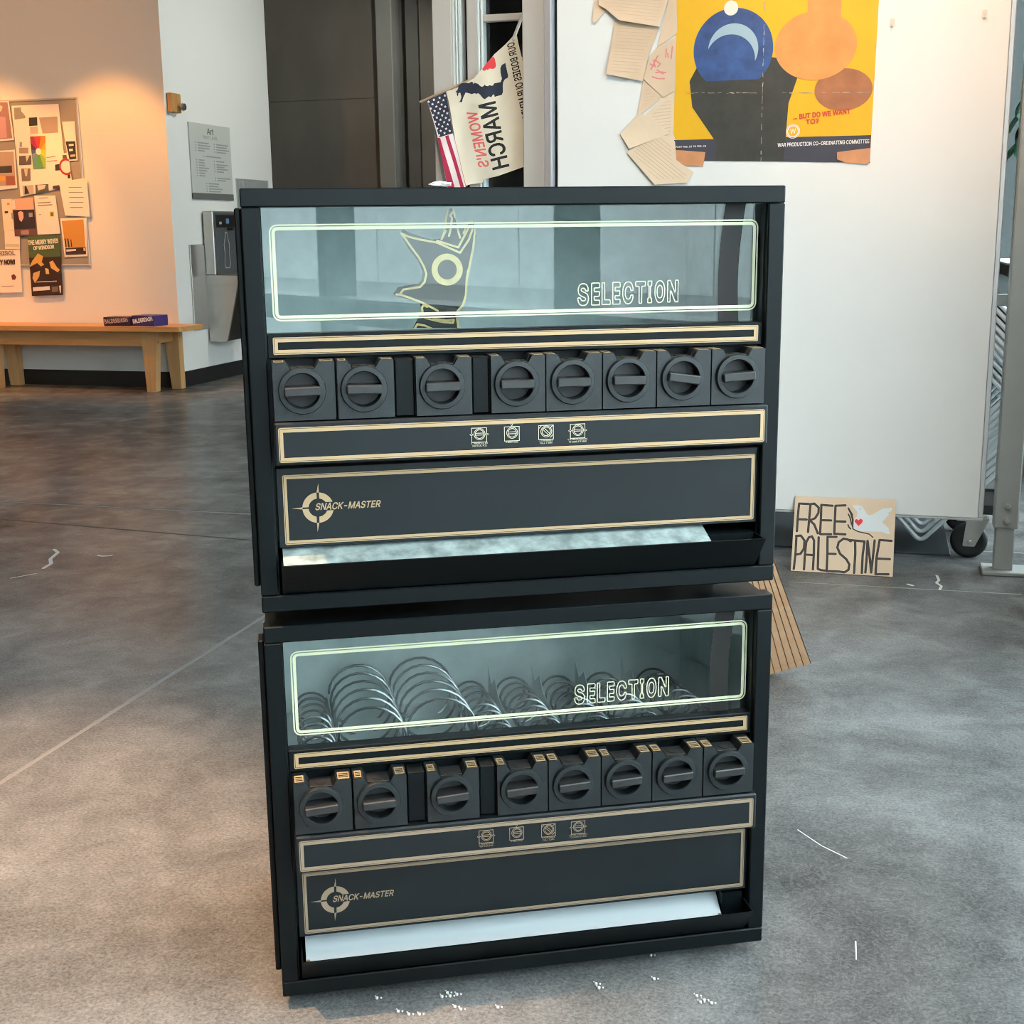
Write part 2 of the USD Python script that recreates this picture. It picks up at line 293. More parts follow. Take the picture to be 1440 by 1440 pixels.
    'lamp_can': mat('lamp_can', (0.6, 0.6, 0.6), 0.4),
}
_ink = {}
def ink(c):
    k = tuple(c)
    if k not in _ink: _ink[k] = mat(f'printed_ink_{len(_ink):02d}', k, 0.6)
    return _ink[k]

# measured outlines, in metres
DATA = json.loads('{"bird":[[-0.1755,0.5475],[-0.1715,0.5525],[-0.1632,0.548],[-0.1479,0.5428],[-0.1299,0.5375],[-0.1168,0.5386],[-0.1101,0.5486],[-0.1097,0.565],[-0.1062,0.5788],[-0.1002,0.5818],[-0.0952,0.5761],[-0.0935,0.561],[-0.0918,0.5522],[-0.0826,0.5546],[-0.0746,0.5608],[-0.068,0.5646],[-0.0649,0.5519],[-0.0644,0.5417],[-0.0687,0.5227],[-0.073,0.5049],[-0.0792,0.4909],[-0.0802,0.4756],[-0.0817,0.4614],[-0.084,0.446],[-0.0888,0.437],[-0.0942,0.432],[-0.0927,0.4085],[-0.1606,0.4102],[-0.151,0.4281],[-0.1469,0.4332],[-0.1492,0.4461],[-0.1634,0.4515],[-0.1853,0.4578],[-0.1878,0.461],[-0.181,0.4698],[-0.1693,0.4721],[-0.151,0.4743],[-0.1457,0.4793],[-0.1441,0.4908],[-0.1514,0.5087],[-0.1614,0.5215],[-0.17,0.5355]],"bird_lines":[[[-0.1742,0.5468],[-0.1634,0.5417],[-0.148,0.5377],[-0.1222,0.533],[-0.0885,0.5179],[-0.075,0.5368],[-0.0695,0.5513]],[[-0.1221,0.5355],[-0.091,0.5256],[-0.0788,0.547],[-0.0761,0.552]],[[-0.1736,0.5468],[-0.1624,0.5303],[-0.1487,0.5112],[-0.1419,0.4984],[-0.1389,0.4881],[-0.1418,0.4767],[-0.1485,0.4698],[-0.1733,0.4665],[-0.1787,0.4595],[-0.1839,0.4596]],[[-0.1787,0.4595],[-0.1633,0.4541],[-0.1439,0.446],[-0.1232,0.4346]],[[-0.1093,0.5536],[-0.1088,0.5637],[-0.1058,0.5781]],[[-0.1156,0.5373],[-0.1088,0.5499]],[[-0.1044,0.5422],[-0.1022,0.5498],[-0.0993,0.5674],[-0.1018,0.5712],[-0.0971,0.5774],[-0.0947,0.5686]],[[-0.0881,0.5395],[-0.0918,0.5522]],[[-0.0827,0.5458],[-0.0765,0.5609],[-0.0693,0.5627]],[[-0.0656,0.5519],[-0.0687,0.5265],[-0.0758,0.4947],[-0.0794,0.482],[-0.0812,0.4563],[-0.0861,0.4421],[-0.0942,0.4332],[-0.0957,0.4268],[-0.0934,0.4085]],[[-0.1456,0.4325],[-0.1467,0.4396],[-0.144,0.4434],[-0.1388,0.4407]],[[-0.1419,0.4246],[-0.1183,0.4183],[-0.1012,0.4165],[-0.0998,0.421],[-0.1117,0.4204],[-0.1301,0.4235]],[[-0.158,0.4102],[-0.1539,0.4159],[-0.1435,0.4137],[-0.1331,0.4089]]],"bird_ring":[[-0.1081,0.494],[-0.0851,0.4936],[-0.0939,0.4938]],"banner":[[-1.1466,1.7332],[-1.1032,1.742],[-1.031,1.7756],[-0.9905,1.8154],[-0.9503,1.86],[-0.9077,1.8939],[-0.8738,1.9228],[-0.8599,1.9221],[-0.8493,1.8758],[-0.8413,1.8448],[-0.8254,1.7673],[-0.8208,1.6638],[-0.8192,1.5334],[-0.8229,1.4467],[-0.8427,1.4419],[-0.9428,1.4097],[-1.0004,1.4002],[-1.0064,1.387],[-1.0528,1.3825],[-1.082,1.3751],[-1.1133,1.5418],[-1.1335,1.6749]],"navy":[[-1.1083,1.7279],[-1.0982,1.7375],[-1.0924,1.7533],[-1.0824,1.7589],[-1.0649,1.7602],[-1.053,1.7577],[-1.0409,1.7632],[-1.0365,1.761],[-1.0334,1.753],[-1.03,1.7588],[-1.0149,1.7542],[-1.0064,1.7459],[-0.9977,1.7416],[-0.9912,1.7453],[-0.9878,1.7502],[-0.9836,1.745],[-0.9749,1.7437],[-0.9695,1.7475],[-0.963,1.7452],[-0.9565,1.746],[-0.9521,1.7537],[-0.9283,1.7577],[-0.9227,1.7703],[-0.9278,1.7902],[-0.9286,1.808],[-0.9231,1.8196],[-0.9091,1.8268],[-0.906,1.8129],[-0.8979,1.7792],[-0.9001,1.7724],[-0.9109,1.7679],[-0.9175,1.7583],[-0.9199,1.7445],[-0.9191,1.7207],[-0.9236,1.711],[-0.9463,1.7059],[-0.9507,1.7041],[-0.9527,1.7141],[-0.9592,1.7103],[-0.9637,1.7025],[-0.9723,1.7068],[-0.9876,1.6965],[-0.9941,1.6997],[-1.0069,1.7141],[-1.0155,1.7204],[-1.0221,1.7167],[-1.0286,1.7209],[-1.0417,1.7174],[-1.0548,1.7219],[-1.0678,1.7244],[-1.0701,1.7185],[-1.0746,1.7127],[-1.0792,1.7028],[-1.0839,1.689],[-1.0915,1.6913],[-1.096,1.6874],[-1.0881,1.6991],[-1.0846,1.709],[-1.0886,1.7252],[-1.0963,1.7235],[-1.0988,1.7116],[-1.1031,1.7177],[-1.1018,1.7257]],"red":[[-0.9966,1.8079],[-0.9832,1.83],[-0.9679,1.8441],[-0.9538,1.8514],[-0.9486,1.8423],[-0.9446,1.8205],[-0.9469,1.8107],[-0.9556,1.8062],[-0.9707,1.8078],[-0.9751,1.8021],[-0.9793,1.8062],[-0.9859,1.8006],[-0.9935,1.8009]],"march":[[-0.95,1.6893],[-0.8966,1.4458],[-1.0128,1.6758]],"women":[[-1.0218,1.6552],[-0.9766,1.4477],[-1.0648,1.6514]],"bodies":[[-0.8719,1.9013],[-0.8128,1.6246],[-0.9007,1.8948]],"us":[[-1.2149,1.7001],[-1.1425,1.7285],[-1.1165,1.5744],[-1.0692,1.3778],[-1.0519,1.305],[-1.1209,1.3061],[-1.1414,1.3735],[-1.1763,1.559]],"canton":[[-1.2149,1.7001],[-1.1425,1.7285],[-1.1165,1.5744],[-1.17,1.5603]],"stripes":[[[-1.1769,1.559],[-1.166,1.5573],[-1.1131,1.3729],[-1.0942,1.3057],[-1.1209,1.3061],[-1.1399,1.3735]],[[-1.1464,1.5639],[-1.1338,1.5678],[-1.0755,1.3751],[-1.0581,1.3051],[-1.0738,1.3054],[-1.0896,1.3739]],[[-1.1165,1.5738],[-1.115,1.5701],[-1.0676,1.3778],[-1.0512,1.305],[-1.0556,1.3051],[-1.0692,1.3778]]],"stars":[[-1.2095,1.6936],[-1.2017,1.6683],[-1.1935,1.6439],[-1.1857,1.6185],[-1.1779,1.5934],[-1.1704,1.568],[-1.195,1.6843],[-1.1872,1.6593],[-1.1791,1.6343],[-1.1712,1.6092],[-1.1637,1.5844],[-1.1893,1.7005],[-1.1805,1.6755],[-1.1724,1.6508],[-1.1646,1.6258],[-1.1571,1.6008],[-1.1486,1.5754],[-1.173,1.6914],[-1.1661,1.6665],[-1.1576,1.6418],[-1.1501,1.6165],[-1.1423,1.5917],[-1.1679,1.7074],[-1.1598,1.6825],[-1.1504,1.6575],[-1.1432,1.6322],[-1.136,1.6081],[-1.1281,1.5833],[-1.1525,1.6986],[-1.1453,1.674],[-1.1372,1.6491],[-1.1294,1.6238],[-1.1465,1.7151]],"wood_stick":[[-1.2592,1.6974],[-1.1303,1.7426],[-0.8093,1.8555]],"white_stick":[[-0.8734,1.9098],[-0.8282,1.9911]],"poster":[[-0.2173,2.1082],[0.4529,2.066],[0.4545,1.9339],[0.4483,1.4139],[0.1086,1.427],[-0.2222,1.4377],[-0.2184,1.6911]],"poster_shapes":{"band":[[-0.2182,1.5075],[0.4489,1.5044],[0.4483,1.4139],[-0.2222,1.4377]]},"poster_pts":[[0.1898,1.5192],[0.3139,1.5549],[0.1433,1.4758],[0.4431,1.4791],[-0.2128,1.4809],[-0.1057,1.4827],[0.0812,1.9545],[0.0842,1.43],[-0.2131,1.6649],[0.4496,1.642]],"papers":[["brown",[[-0.502,2.013],[-0.4736,2.0114],[-0.4687,1.9717],[-0.4592,1.9536],[-0.5018,1.9096],[-0.509,1.9166]]],["flap",[[-0.483,2.0119],[-0.2172,1.9969],[-0.2445,1.9725],[-0.2734,1.8849],[-0.4117,1.9116],[-0.4592,1.9514],[-0.4877,1.9684]]],["long",[[-0.4307,1.917],[-0.2734,1.8849],[-0.312,1.7922],[-0.33,1.7087],[-0.4584,1.7363],[-0.4421,1.8381]]],["upright",[[-0.2445,1.9725],[-0.2171,1.9882],[-0.2129,1.8622],[-0.2796,1.8216]]],["red_note",[[-0.2796,1.8216],[-0.2151,1.8514],[-0.217,1.6731],[-0.2588,1.6524],[-0.3301,1.7176],[-0.3073,1.792]]],["small",[[-0.33,1.7131],[-0.2589,1.6547],[-0.3384,1.597],[-0.3479,1.5973]]],["wide",[[-0.3265,1.592],[-0.2589,1.6547],[-0.2161,1.6731],[-0.2134,1.4916],[-0.2573,1.5312]]],["fold",[[-0.3479,1.5973],[-0.3052,1.5958],[-0.2337,1.5305],[-0.3756,1.4824],[-0.4095,1.5336]]],["low",[[-0.2905,1.5458],[-0.2145,1.5029],[-0.2088,1.4394],[-0.1471,1.3971],[-0.1699,1.3612],[-0.2836,1.3567],[-0.3851,1.469],[-0.3424,1.5111]]]],"red_marks":[[[-0.3047,1.7654],[-0.2882,1.7558],[-0.2931,1.7782]],[[-0.3022,1.7476],[-0.2793,1.7908]],[[-0.2885,1.7779],[-0.2696,1.7639],[-0.2788,1.7554]],[[-0.2856,1.7358],[-0.2646,1.7371],[-0.2505,1.7343]],[[-0.281,1.7444],[-0.2598,1.7303]],[[-0.2972,1.7229],[-0.2784,1.7155]],[[-0.2737,1.7153],[-0.2549,1.7146]],[[-0.2512,1.7851],[-0.2492,1.8114]],[[-0.2325,1.7799],[-0.2285,1.8192]],[[-0.2419,1.7847],[-0.2444,1.798]]],"tapes":[[[-0.2429,1.4769],[-0.1078,1.4636],[-0.1144,1.4157],[-0.2472,1.4237]],[[0.3391,1.4517],[0.4485,1.4627],[0.4481,1.4186],[0.4415,1.4094],[0.3711,1.4158],[0.3401,1.4283]]],"hooks":[[0.7886,1.872],[0.5009,1.8604]],"sign_frame":[[0.2397,2.7483,0.003],[0.99966,-0.026,0.0],[0.00993,0.38179,0.9242],[-0.02403,-0.92388,0.38192]],"sign":[[-0.0002,-0.0013],[0.3509,-0.0006],[0.3478,0.2756],[-0.0013,0.2716]],"sign_strokes":[[[0.0482,0.2446],[0.0137,0.2445],[0.0123,0.2068],[0.0123,0.1433]],[[0.0142,0.1867],[0.044,0.1873]],[[0.0538,0.2448],[0.0528,0.1959],[0.0515,0.1423]],[[0.0514,0.2431],[0.0668,0.2471],[0.0833,0.2333],[0.0838,0.2138],[0.0732,0.1938],[0.0551,0.1847],[0.0715,0.171],[0.0859,0.1394]],[[0.1309,0.2422],[0.092,0.2435],[0.0936,0.1916],[0.0938,0.1382]],[[0.0954,0.1878],[0.1295,0.1887]],[[0.0954,0.1367],[0.1324,0.1388]],[[0.1755,0.2461],[0.1417,0.2428],[0.1423,0.191],[0.1431,0.141]],[[0.1435,0.1862],[0.1789,0.1871]],[[0.1446,0.1411],[0.1816,0.1409]],[[0.0119,0.1255],[0.0127,0.064],[0.0102,0.0058]],[[0.0103,0.1254],[0.0274,0.128],[0.041,0.1109],[0.0413,0.0819],[0.0301,0.0618],[0.0132,0.0576]],[[0.046,0.0065],[0.0458,0.0596],[0.0476,0.1049],[0.0558,0.1231],[0.0665,0.127],[0.0745,0.1129],[0.0768,0.0615],[0.077,0.0085]],[[0.0505,0.0599],[0.0769,0.0599]],[[0.0899,0.1251],[0.0918,0.0688],[0.0938,0.0112],[0.1064,0.0072],[0.1249,0.0068]],[[0.1207,0.1285],[0.1236,0.0707],[0.1249,0.0068]],[[0.1207,0.1285],[0.1515,0.1302]],[[0.1274,0.0678],[0.152,0.0686]],[[0.125,0.0052],[0.168,0.0064],[0.1864,0.005],[0.1996,0.0148],[0.2015,0.034],[0.1898,0.0524],[0.1673,0.0702],[0.1568,0.092],[0.1603,0.1115],[0.1764,0.1252],[0.1918,0.1229],[0.2014,0.1171]],[[0.198,0.1217],[0.2485,0.1192]],[[0.2166,0.118],[0.2196,0.0766],[0.2193,0.005]],[[0.2487,0.1166],[0.2451,0.0718],[0.2457,0.0067]],[[0.2577,0.009],[0.2594,0.0599],[0.259,0.122],[0.27,0.0606],[0.2773,0.0103]],[[0.2773,0.0103],[0.2804,0.0644],[0.2831,0.125]],[[0.2997,0.126],[0.2926,0.062],[0.2926,0.0066]],[[0.2997,0.1276],[0.3404,0.1268]],[[0.2987,0.0608],[0.3378,0.0616]],[[0.2926,0.005],[0.3361,0.0078]]],"branch":[[[0.1868,0.237],[0.202,0.2135],[0.2036,0.1846],[0.2064,0.1623],[0.2238,0.1536],[0.2453,0.15],[0.2638,0.1463],[0.2765,0.1358]],[[0.1881,0.2144],[0.1951,0.2003],[0.2009,0.178]],[[0.1888,0.1758],[0.1923,0.1679],[0.1988,0.1618]],[[0.1869,0.2353],[0.1972,0.2165],[0.2046,0.1943],[0.2044,0.1718]]],"dove":[[0.2001,0.2473],[0.2184,0.2483],[0.2341,0.2426],[0.244,0.2286],[0.2539,0.2146],[0.2691,0.2154],[0.2867,0.2276],[0.3043,0.2397],[0.3358,0.2446],[0.3348,0.2349],[0.3172,0.2244],[0.3264,0.2217],[0.3123,0.2033],[0.3038,0.1917],[0.326,0.1721],[0.3331,0.1518],[0.3256,0.1514],[0.3056,0.1582],[0.2692,0.1578],[0.2328,0.1557],[0.2125,0.1626],[0.2071,0.1784],[0.2121,0.1979],[0.2192,0.208],[0.2198,0.2241],[0.2132,0.2319]],"heart":[[0.2251,0.1736],[0.2111,0.1882],[0.2122,0.1963],[0.2182,0.1983],[0.2239,0.1938],[0.2303,0.2005],[0.2382,0.1961],[0.2372,0.1864]],"dove_eye":[[0.2262,0.2348]],"wheel":[[-6.0719,1.9819],[-5.934,1.9839],[-5.9572,1.7384],[-6.0684,1.7349]],"wheel_c":[[-6.0039,1.8658],[-5.9786,1.8651]],"ringc":[[-5.763,1.743],[-5.6985,1.7414],[-5.7143,1.7418]],"merry":[[-6.1716,1.1375],[-5.8898,1.1517],[-6.1713,1.1709],[-6.1261,1.097],[-5.9329,1.1089],[-6.1257,1.1238]],"apply_t":[[-6.5571,0.9803],[-6.3192,0.986],[-6.5547,1.0156]],"apply_t2":[[-6.5406,1.0548],[-6.3097,1.0601],[-6.5387,1.0866]],"flyers":[["pink",[[-6.4328,2.2623],[-6.2414,2.2608],[-6.2244,1.9602],[-6.468,1.9507]],[0.82,0.76,0.7],[[[[-6.401,2.2563],[-6.2549,2.251],[-6.2408,1.9747],[-6.4334,1.9681]],[0.36,0.2,0.2]],[[[-6.4136,2.1445],[-6.2852,2.1402],[-6.2878,1.9822],[-6.4327,1.9742]],[0.55,0.32,0.36]],[[[-6.3301,2.2326],[-6.3022,2.2195],[-6.3208,2.1838],[-6.3801,2.1798]],[0.75,0.6,0.55]]]],["shelf",[[-6.4761,1.879],[-6.2258,1.8861],[-6.2345,1.5873],[-6.5113,1.5675]],[0.82,0.76,0.7],[[[[-6.4444,1.8702],[-6.241,1.8709],[-6.2469,1.6095],[-6.4742,1.6048]],[0.5,0.36,0.27]],[[[-6.3823,1.7608],[-6.2672,1.7642],[-6.2695,1.7088],[-6.3881,1.7084]],[0.07,0.06,0.05]],[[[-6.3908,1.6837],[-6.339,1.6826],[-6.3393,1.6455],[-6.3953,1.6436]],[0.8,0.4,0.1]],[[[-6.3316,1.6824],[-6.2501,1.6837],[-6.2503,1.6127],[-6.3356,1.6113]],[0.35,0.13,0.08]]]],["news",[[-6.2214,2.2227],[-5.7917,2.2223],[-5.7711,1.5846],[-6.2122,1.519]],[0.82,0.76,0.7],[[[[-6.2012,2.2069],[-6.137,2.2076],[-6.1351,2.1775],[-6.1057,2.1463],[-6.1006,2.125],[-6.2036,2.1163]],[0.3,0.28,0.26]],[[[-6.0714,2.1271],[-5.9953,2.1275],[-5.9981,2.0644],[-6.0743,2.0638]],[0.03,0.03,0.03]],[[[-6.068,2.0545],[-5.9973,2.0583],[-5.9971,2.0039],[-6.0697,2.0031]],[0.5,0.42,0.35]],[[[-5.9776,2.124],[-5.8103,2.1274],[-5.8167,2.0045],[-5.9574,2.0027]],[0.38,0.3,0.26]],[[[-6.1828,1.8999],[-6.099,1.8976],[-6.1034,1.855],[-6.1874,1.8573]],[0.35,0.25,0.22]],[[[-6.1746,1.9424],[-6.1528,1.9417],[-6.1566,1.9053],[-6.1785,1.9059]],[0.3,0.28,0.26]],[[[-6.1896,1.8359],[-6.0795,1.8391],[-6.0834,1.7659],[-6.1972,1.7644]],[0.12,0.1,0.1]],[[[-6.1308,1.8374],[-6.0944,1.8365],[-6.125,1.7883]],[0.6,0.55,0.5]],[[[-6.1817,1.7376],[-6.0972,1.7387],[-6.1035,1.6436],[-6.1848,1.6391]],[0.2,0.16,0.14]],[[[-6.1564,1.7339],[-6.1195,1.7361],[-6.1329,1.6781],[-6.1475,1.6784]],[0.6,0.5,0.45]],[[[-6.1847,1.6052],[-6.0814,1.6093],[-6.0853,1.5353],[-6.185,1.5322]],[0.5,0.42,0.4]],[[[-6.1633,1.5986],[-6.1483,1.6014],[-6.125,1.5422],[-6.1698,1.5369]],[0.03,0.03,0.03]],[[[-6.0631,1.6089],[-5.9423,1.6126],[-5.9423,1.5388],[-6.067,1.535]],[0.1,0.1,0.08]],[[[-6.0451,1.6054],[-5.9647,1.6069],[-5.9823,1.5765],[-6.0419,1.5653]],[0.6,0.58,0.55]]]],["narrow",[[-5.7727,2.0872],[-5.6587,2.0865],[-5.6597,1.7889],[-5.7446,1.785]],[0.82,0.76,0.7],[[[[-5.7553,1.9352],[-5.6693,1.9364],[-5.6699,1.8013],[-5.7328,1.7956]],[0.03,0.03,0.03]],[[[-5.7286,1.9146],[-5.6855,1.9164],[-5.6848,1.9013],[-5.7279,1.8995]],[0.8,0.75,0.7]],[[[-5.7285,1.8784],[-5.6961,1.8805],[-5.6956,1.8624],[-5.7288,1.8602]],[0.8,0.75,0.7]],[[[-5.7221,1.8329],[-5.6751,1.8377],[-5.6747,1.8195],[-5.7216,1.8159]],[0.5,0.45,0.4]]]],["ring",[[-5.942,1.8325],[-5.7964,1.8439],[-5.7382,1.8514],[-5.7207,1.5836],[-5.9611,1.5699]],[0.82,0.76,0.7],[[[[-5.7904,1.8316],[-5.7543,1.8337],[-5.7518,1.8003],[-5.7901,1.7983]],[0.12,0.1,0.08]],[[[-5.8659,1.7606],[-5.8185,1.7656],[-5.8196,1.7169],[-5.8668,1.7149]],[0.03,0.03,0.03]],[[[-5.7581,1.682],[-5.7363,1.6846],[-5.7356,1.6541],[-5.7587,1.6528]],[0.03,0.03,0.03]],[[[-5.9039,1.5965],[-5.7286,1.6143],[-5.7266,1.5593],[-5.9021,1.5411]],[0.08,0.03,0.05]],[[[-5.936,1.8202],[-5.8557,1.8273],[-5.8548,1.8212],[-5.9351,1.8141]],[0.6,0.2,0.2]],[[[-5.939,1.7898],[-5.8443,1.7966],[-5.8434,1.7905],[-5.9382,1.7837]],[0.6,0.25,0.25]]]],["letter",[[-5.8422,1.6264],[-5.5872,1.6539],[-5.5827,1.3515],[-5.8088,1.3658]],[0.82,0.76,0.7],[[[[-5.755,1.5861],[-5.6388,1.5838],[-5.6393,1.5783],[-5.7556,1.5806]],[0.3,0.28,0.26]],[[[-5.7587,1.5476],[-5.6295,1.5452],[-5.63,1.5397],[-5.7592,1.5421]],[0.3,0.28,0.26]],[[[-5.7559,1.509],[-5.6266,1.5067],[-5.6271,1.5012],[-5.7565,1.5035]],[0.3,0.28,0.26]],[[[-5.7596,1.4704],[-5.6301,1.4682],[-5.6306,1.4627],[-5.7601,1.4648]],[0.3,0.28,0.26]],[[[-5.7568,1.4316],[-5.6402,1.4297],[-5.6407,1.4242],[-5.7573,1.4261]],[0.3,0.28,0.26]]]],["orange",[[-5.8633,1.343],[-5.6243,1.3496],[-5.6409,1.0438],[-5.8503,1.0384]],[0.82,0.76,0.7],[[[[-5.8498,1.3231],[-5.6487,1.3335],[-5.6534,1.1166],[-5.8351,1.1148]],[0.62,0.3,0.06]],[[[-5.8354,1.1114],[-5.6496,1.1166],[-5.6509,1.0604],[-5.8386,1.055]],[0.05,0.03,0.03]],[[[-5.84,1.1844],[-5.8281,1.1876],[-5.8232,1.118],[-5.8351,1.1148]],[0.03,0.03,0.03]],[[[-5.8129,1.1841],[-5.8013,1.184],[-5.7961,1.1178],[-5.808,1.1145]],[0.03,0.03,0.03]],[[[-5.7827,1.1772],[-5.7749,1.1771],[-5.7726,1.1209],[-5.7806,1.1176]],[0.03,0.03,0.03]],[[[-5.829,1.0981],[-5.7395,1.1027],[-5.7394,1.0875],[-5.8282,1.0815]],[0.75,0.7,0.65]],[[[-5.6694,1.1101],[-5.6556,1.11],[-5.6562,1.0869],[-5.6693,1.087]],[0.75,0.7,0.65]]]],["green",[[-6.1737,1.2077],[-5.8755,1.2178],[-5.8896,0.7369],[-6.1824,0.7283]],[0.08,0.13,0.05],[[[[-6.184,1.0337],[-5.8768,1.0452],[-5.8896,0.7369],[-6.1824,0.7283]],[0.045,0.022,0.018]],[[[-6.0895,1.07],[-6.0448,1.0463],[-6.0613,0.9995],[-6.0398,0.9793],[-6.0726,0.966],[-6.1053,0.993],[-6.1838,0.9598],[-6.1466,1.0134]],[0.68,0.4,0.1]],[[[-5.9907,0.9992],[-5.9581,1.0124],[-5.9243,0.9587],[-5.8989,0.9385],[-5.9204,0.9185],[-5.9797,0.9522]],[0.72,0.42,0.12]],[[[-6.1491,0.9125],[-6.0839,0.9325],[-6.0966,0.8853],[-6.1416,0.8314],[-6.1612,0.872]],[0.7,0.4,0.15]],[[[-6.0346,0.9524],[-6.0039,0.9456],[-6.0001,0.9053],[-6.0315,0.9054]],[0.7,0.55,0.2]],[[[-6.1649,0.7976],[-6.0059,0.8077],[-6.0066,0.7773],[-6.1657,0.767]],[0.75,0.7,0.66]],[[[-5.9869,0.8009],[-5.9274,0.8076],[-5.9293,0.7638],[-5.9873,0.757]],[0.2,0.16,0.15]],[[[-5.9192,0.811],[-5.8979,0.8123],[-5.9052,0.7537],[-5.9148,0.7517]],[0.75,0.7,0.66]],[[[-6.1244,0.8449],[-5.9348,0.8514],[-5.9348,0.8433],[-6.1245,0.8368]],[0.6,0.5,0.5]]]],["portrait",[[-6.2963,1.5015],[-6.0916,1.5078],[-6.089,1.2134],[-6.2921,1.2089]],[0.75,0.42,0.3],[[[[-6.2898,1.4153],[-6.0853,1.4174],[-6.089,1.2134],[-6.2921,1.2089]],[0.035,0.025,0.035]],[[[-6.2864,1.2623],[-6.089,1.2666],[-6.0898,1.2135],[-6.2904,1.2102]],[0.16,0.07,0.07]],[[[-6.2322,1.2516],[-6.1567,1.2574],[-6.1566,1.2208],[-6.2314,1.2216]],[0.4,0.25,0.22]],[[[-6.2446,1.3947],[-6.2157,1.4076],[-6.1935,1.394],[-6.1938,1.3542],[-6.2169,1.3213],[-6.2352,1.3349]],[0.7,0.4,0.33]],[[[-6.1429,1.3899],[-6.1074,1.3927],[-6.1092,1.3597],[-6.1425,1.3568]],[0.35,0.33,0.35]],[[[-6.2934,1.4915],[-6.2616,1.4943],[-6.2611,1.4248],[-6.293,1.422]],[0.8,0.7,0.65]]]],["page",[[-6.0821,1.524],[-5.8865,1.5237],[-5.8695,1.2244],[-6.0806,1.2187]],[0.82,0.76,0.7],[[[[-5.951,1.3969],[-5.912,1.3996],[-5.912,1.3602],[-5.9511,1.3574]],[0.6,0.55,0.1]],[[[-5.9424,1.3902],[-5.9205,1.3912],[-5.921,1.3636],[-5.9428,1.3626]],[0.15,0.15,0.03]],[[[-6.041,1.5069],[-5.9552,1.5099],[-5.9543,1.5034],[-6.0401,1.5003]],[0.3,0.28,0.26]],[[[-6.0564,1.471],[-5.9354,1.4755],[-5.9347,1.4676],[-6.0556,1.4631]],[0.3,0.28,0.26]],[[[-6.0545,1.4512],[-5.9219,1.4556],[-5.9211,1.4477],[-6.0537,1.4433]],[0.3,0.28,0.26]],[[[-6.0502,1.3786],[-6.0306,1.3797],[-6.0311,1.3744],[-6.05,1.3733]],[0.3,0.28,0.26]]]],["list",[[-6.3949,1.5032],[-6.292,1.5047],[-6.2871,1.2556],[-6.3978,1.2602]],[0.82,0.72,0.55],[[[[-6.3428,1.4725],[-6.3206,1.4735],[-6.3208,1.4569],[-6.3431,1.4559]],[0.7,0.2,0.12]],[[[-6.3738,1.4066],[-6.3419,1.4081],[-6.342,1.3929],[-6.3739,1.3913]],[0.03,0.03,0.03]],[[[-6.3116,1.3957],[-6.2998,1.3956],[-6.3012,1.3457],[-6.3131,1.3459]],[0.3,0.28,0.26]],[[[-6.4783,1.3248],[-6.4,1.3271],[-6.3996,1.2803],[-6.4839,1.2746]],[0.7,0.5,0.08]]]],["slip",[[-6.3898,1.2601],[-6.2875,1.2523],[-6.2494,1.2018],[-6.2596,1.1048],[-6.3985,1.1078]],[0.8,0.72,0.62],[[[[-6.394,1.1495],[-6.2633,1.145],[-6.2642,1.1216],[-6.3949,1.126]],[0.6,0.55,0.4]]]],["apply",[[-6.5685,1.0936],[-6.2638,1.1028],[-6.2782,0.7568],[-6.6074,0.7496]],[0.84,0.74,0.66],[[[[-6.366,0.8928],[-6.3405,0.9062],[-6.3191,0.8825],[-6.3336,0.8588],[-6.3616,0.8588]],[0.15,0.03,0.03]],[[[-6.4675,0.8078],[-6.3507,0.8112],[-6.3513,0.8064],[-6.4681,0.8024]],[0.3,0.28,0.26]]]]],"bull":[[-5.6262,2.2651],[-5.6228,0.9839],[-6.3267,2.2639],[-6.0525,0.9689]],"dir":[[7.831,2.0946],[8.5223,2.0763],[8.5265,1.4792],[7.8359,1.5115]],"sconce":[[7.5269,2.2723],[7.6884,2.2765],[7.6916,2.1326],[7.5295,2.1304]]}')

# ================================================================ the setting
U0, V0, VB, UG, CEIL = -4.87, 7.5, 9.32, 1.32, 3.5
fl = UsdGeom.Xform.Define(stage, '/World/floor'); tag(fl, 'polished grey concrete floor with saw-cut joints and paint specks', None, None, 'structure')
for (a, b, c, d) in ((-9, -1.366, -9.5, 3.196), (-1.354, UG + .2, -9.5, 3.196), (-9, UG + .2, 3.224, 9.7)):
    obj('slab', bx(a, b, c, d, -0.1, 0, 0.0015), M['floor'], fl, smooth=False)
obj('joint', [bx(-9, UG, 3.204, 3.212, -0.05, -.0004), bx(-9, UG, 3.217, 3.221, -0.05, -.0004), bx(-1.367, -1.353, -9.5, 3.196, -0.1, -0.0008)], M['joint'], fl); obj('joint_groove', bx(-9, UG, 3.19, 3.23, -.1, -.006), M['saw'], fl)
obj('crack', mapped(ext(line([(-3.6, 2.92), (-2.79, 2.841), (-1.871, 2.755), (-1.2, 2.70)], 0.012), 0.0004), np.eye(3), (0, 0, 0)), M['saw'], fl)
obj('crack', ext(line([(0.25, 2.60), (0.62, 2.606), (1.0, 2.613)], 0.006), 0.0004), M['joint'], fl)
for pts, w in (([(-2.58, 2.44), (-2.535, 2.40), (-2.50, 2.30), (-2.455, 2.24), (-2.44, 2.17)], .014), ([(-2.35, 2.39), (-2.33, 2.385), (-2.30, 2.40)], .012), ([(.74, 2.80), (.745, 2.74), (.735, 2.70), (.75, 2.66), (.742, 2.61)], .009),
               ([(-2.42, 2.10), (-2.47, 2.02)], .006), ([(.64, 2.66), (.655, 2.645)], .012), ([[0.389, 0.664], [0.438, 0.605], [0.489, 0.563]], .0022), ([[0.511, 0.255], [0.513, 0.198]], .0022)):
    obj('paint_drip', ext(line(pts, w), 0.0005), M['paint_drip'], fl)
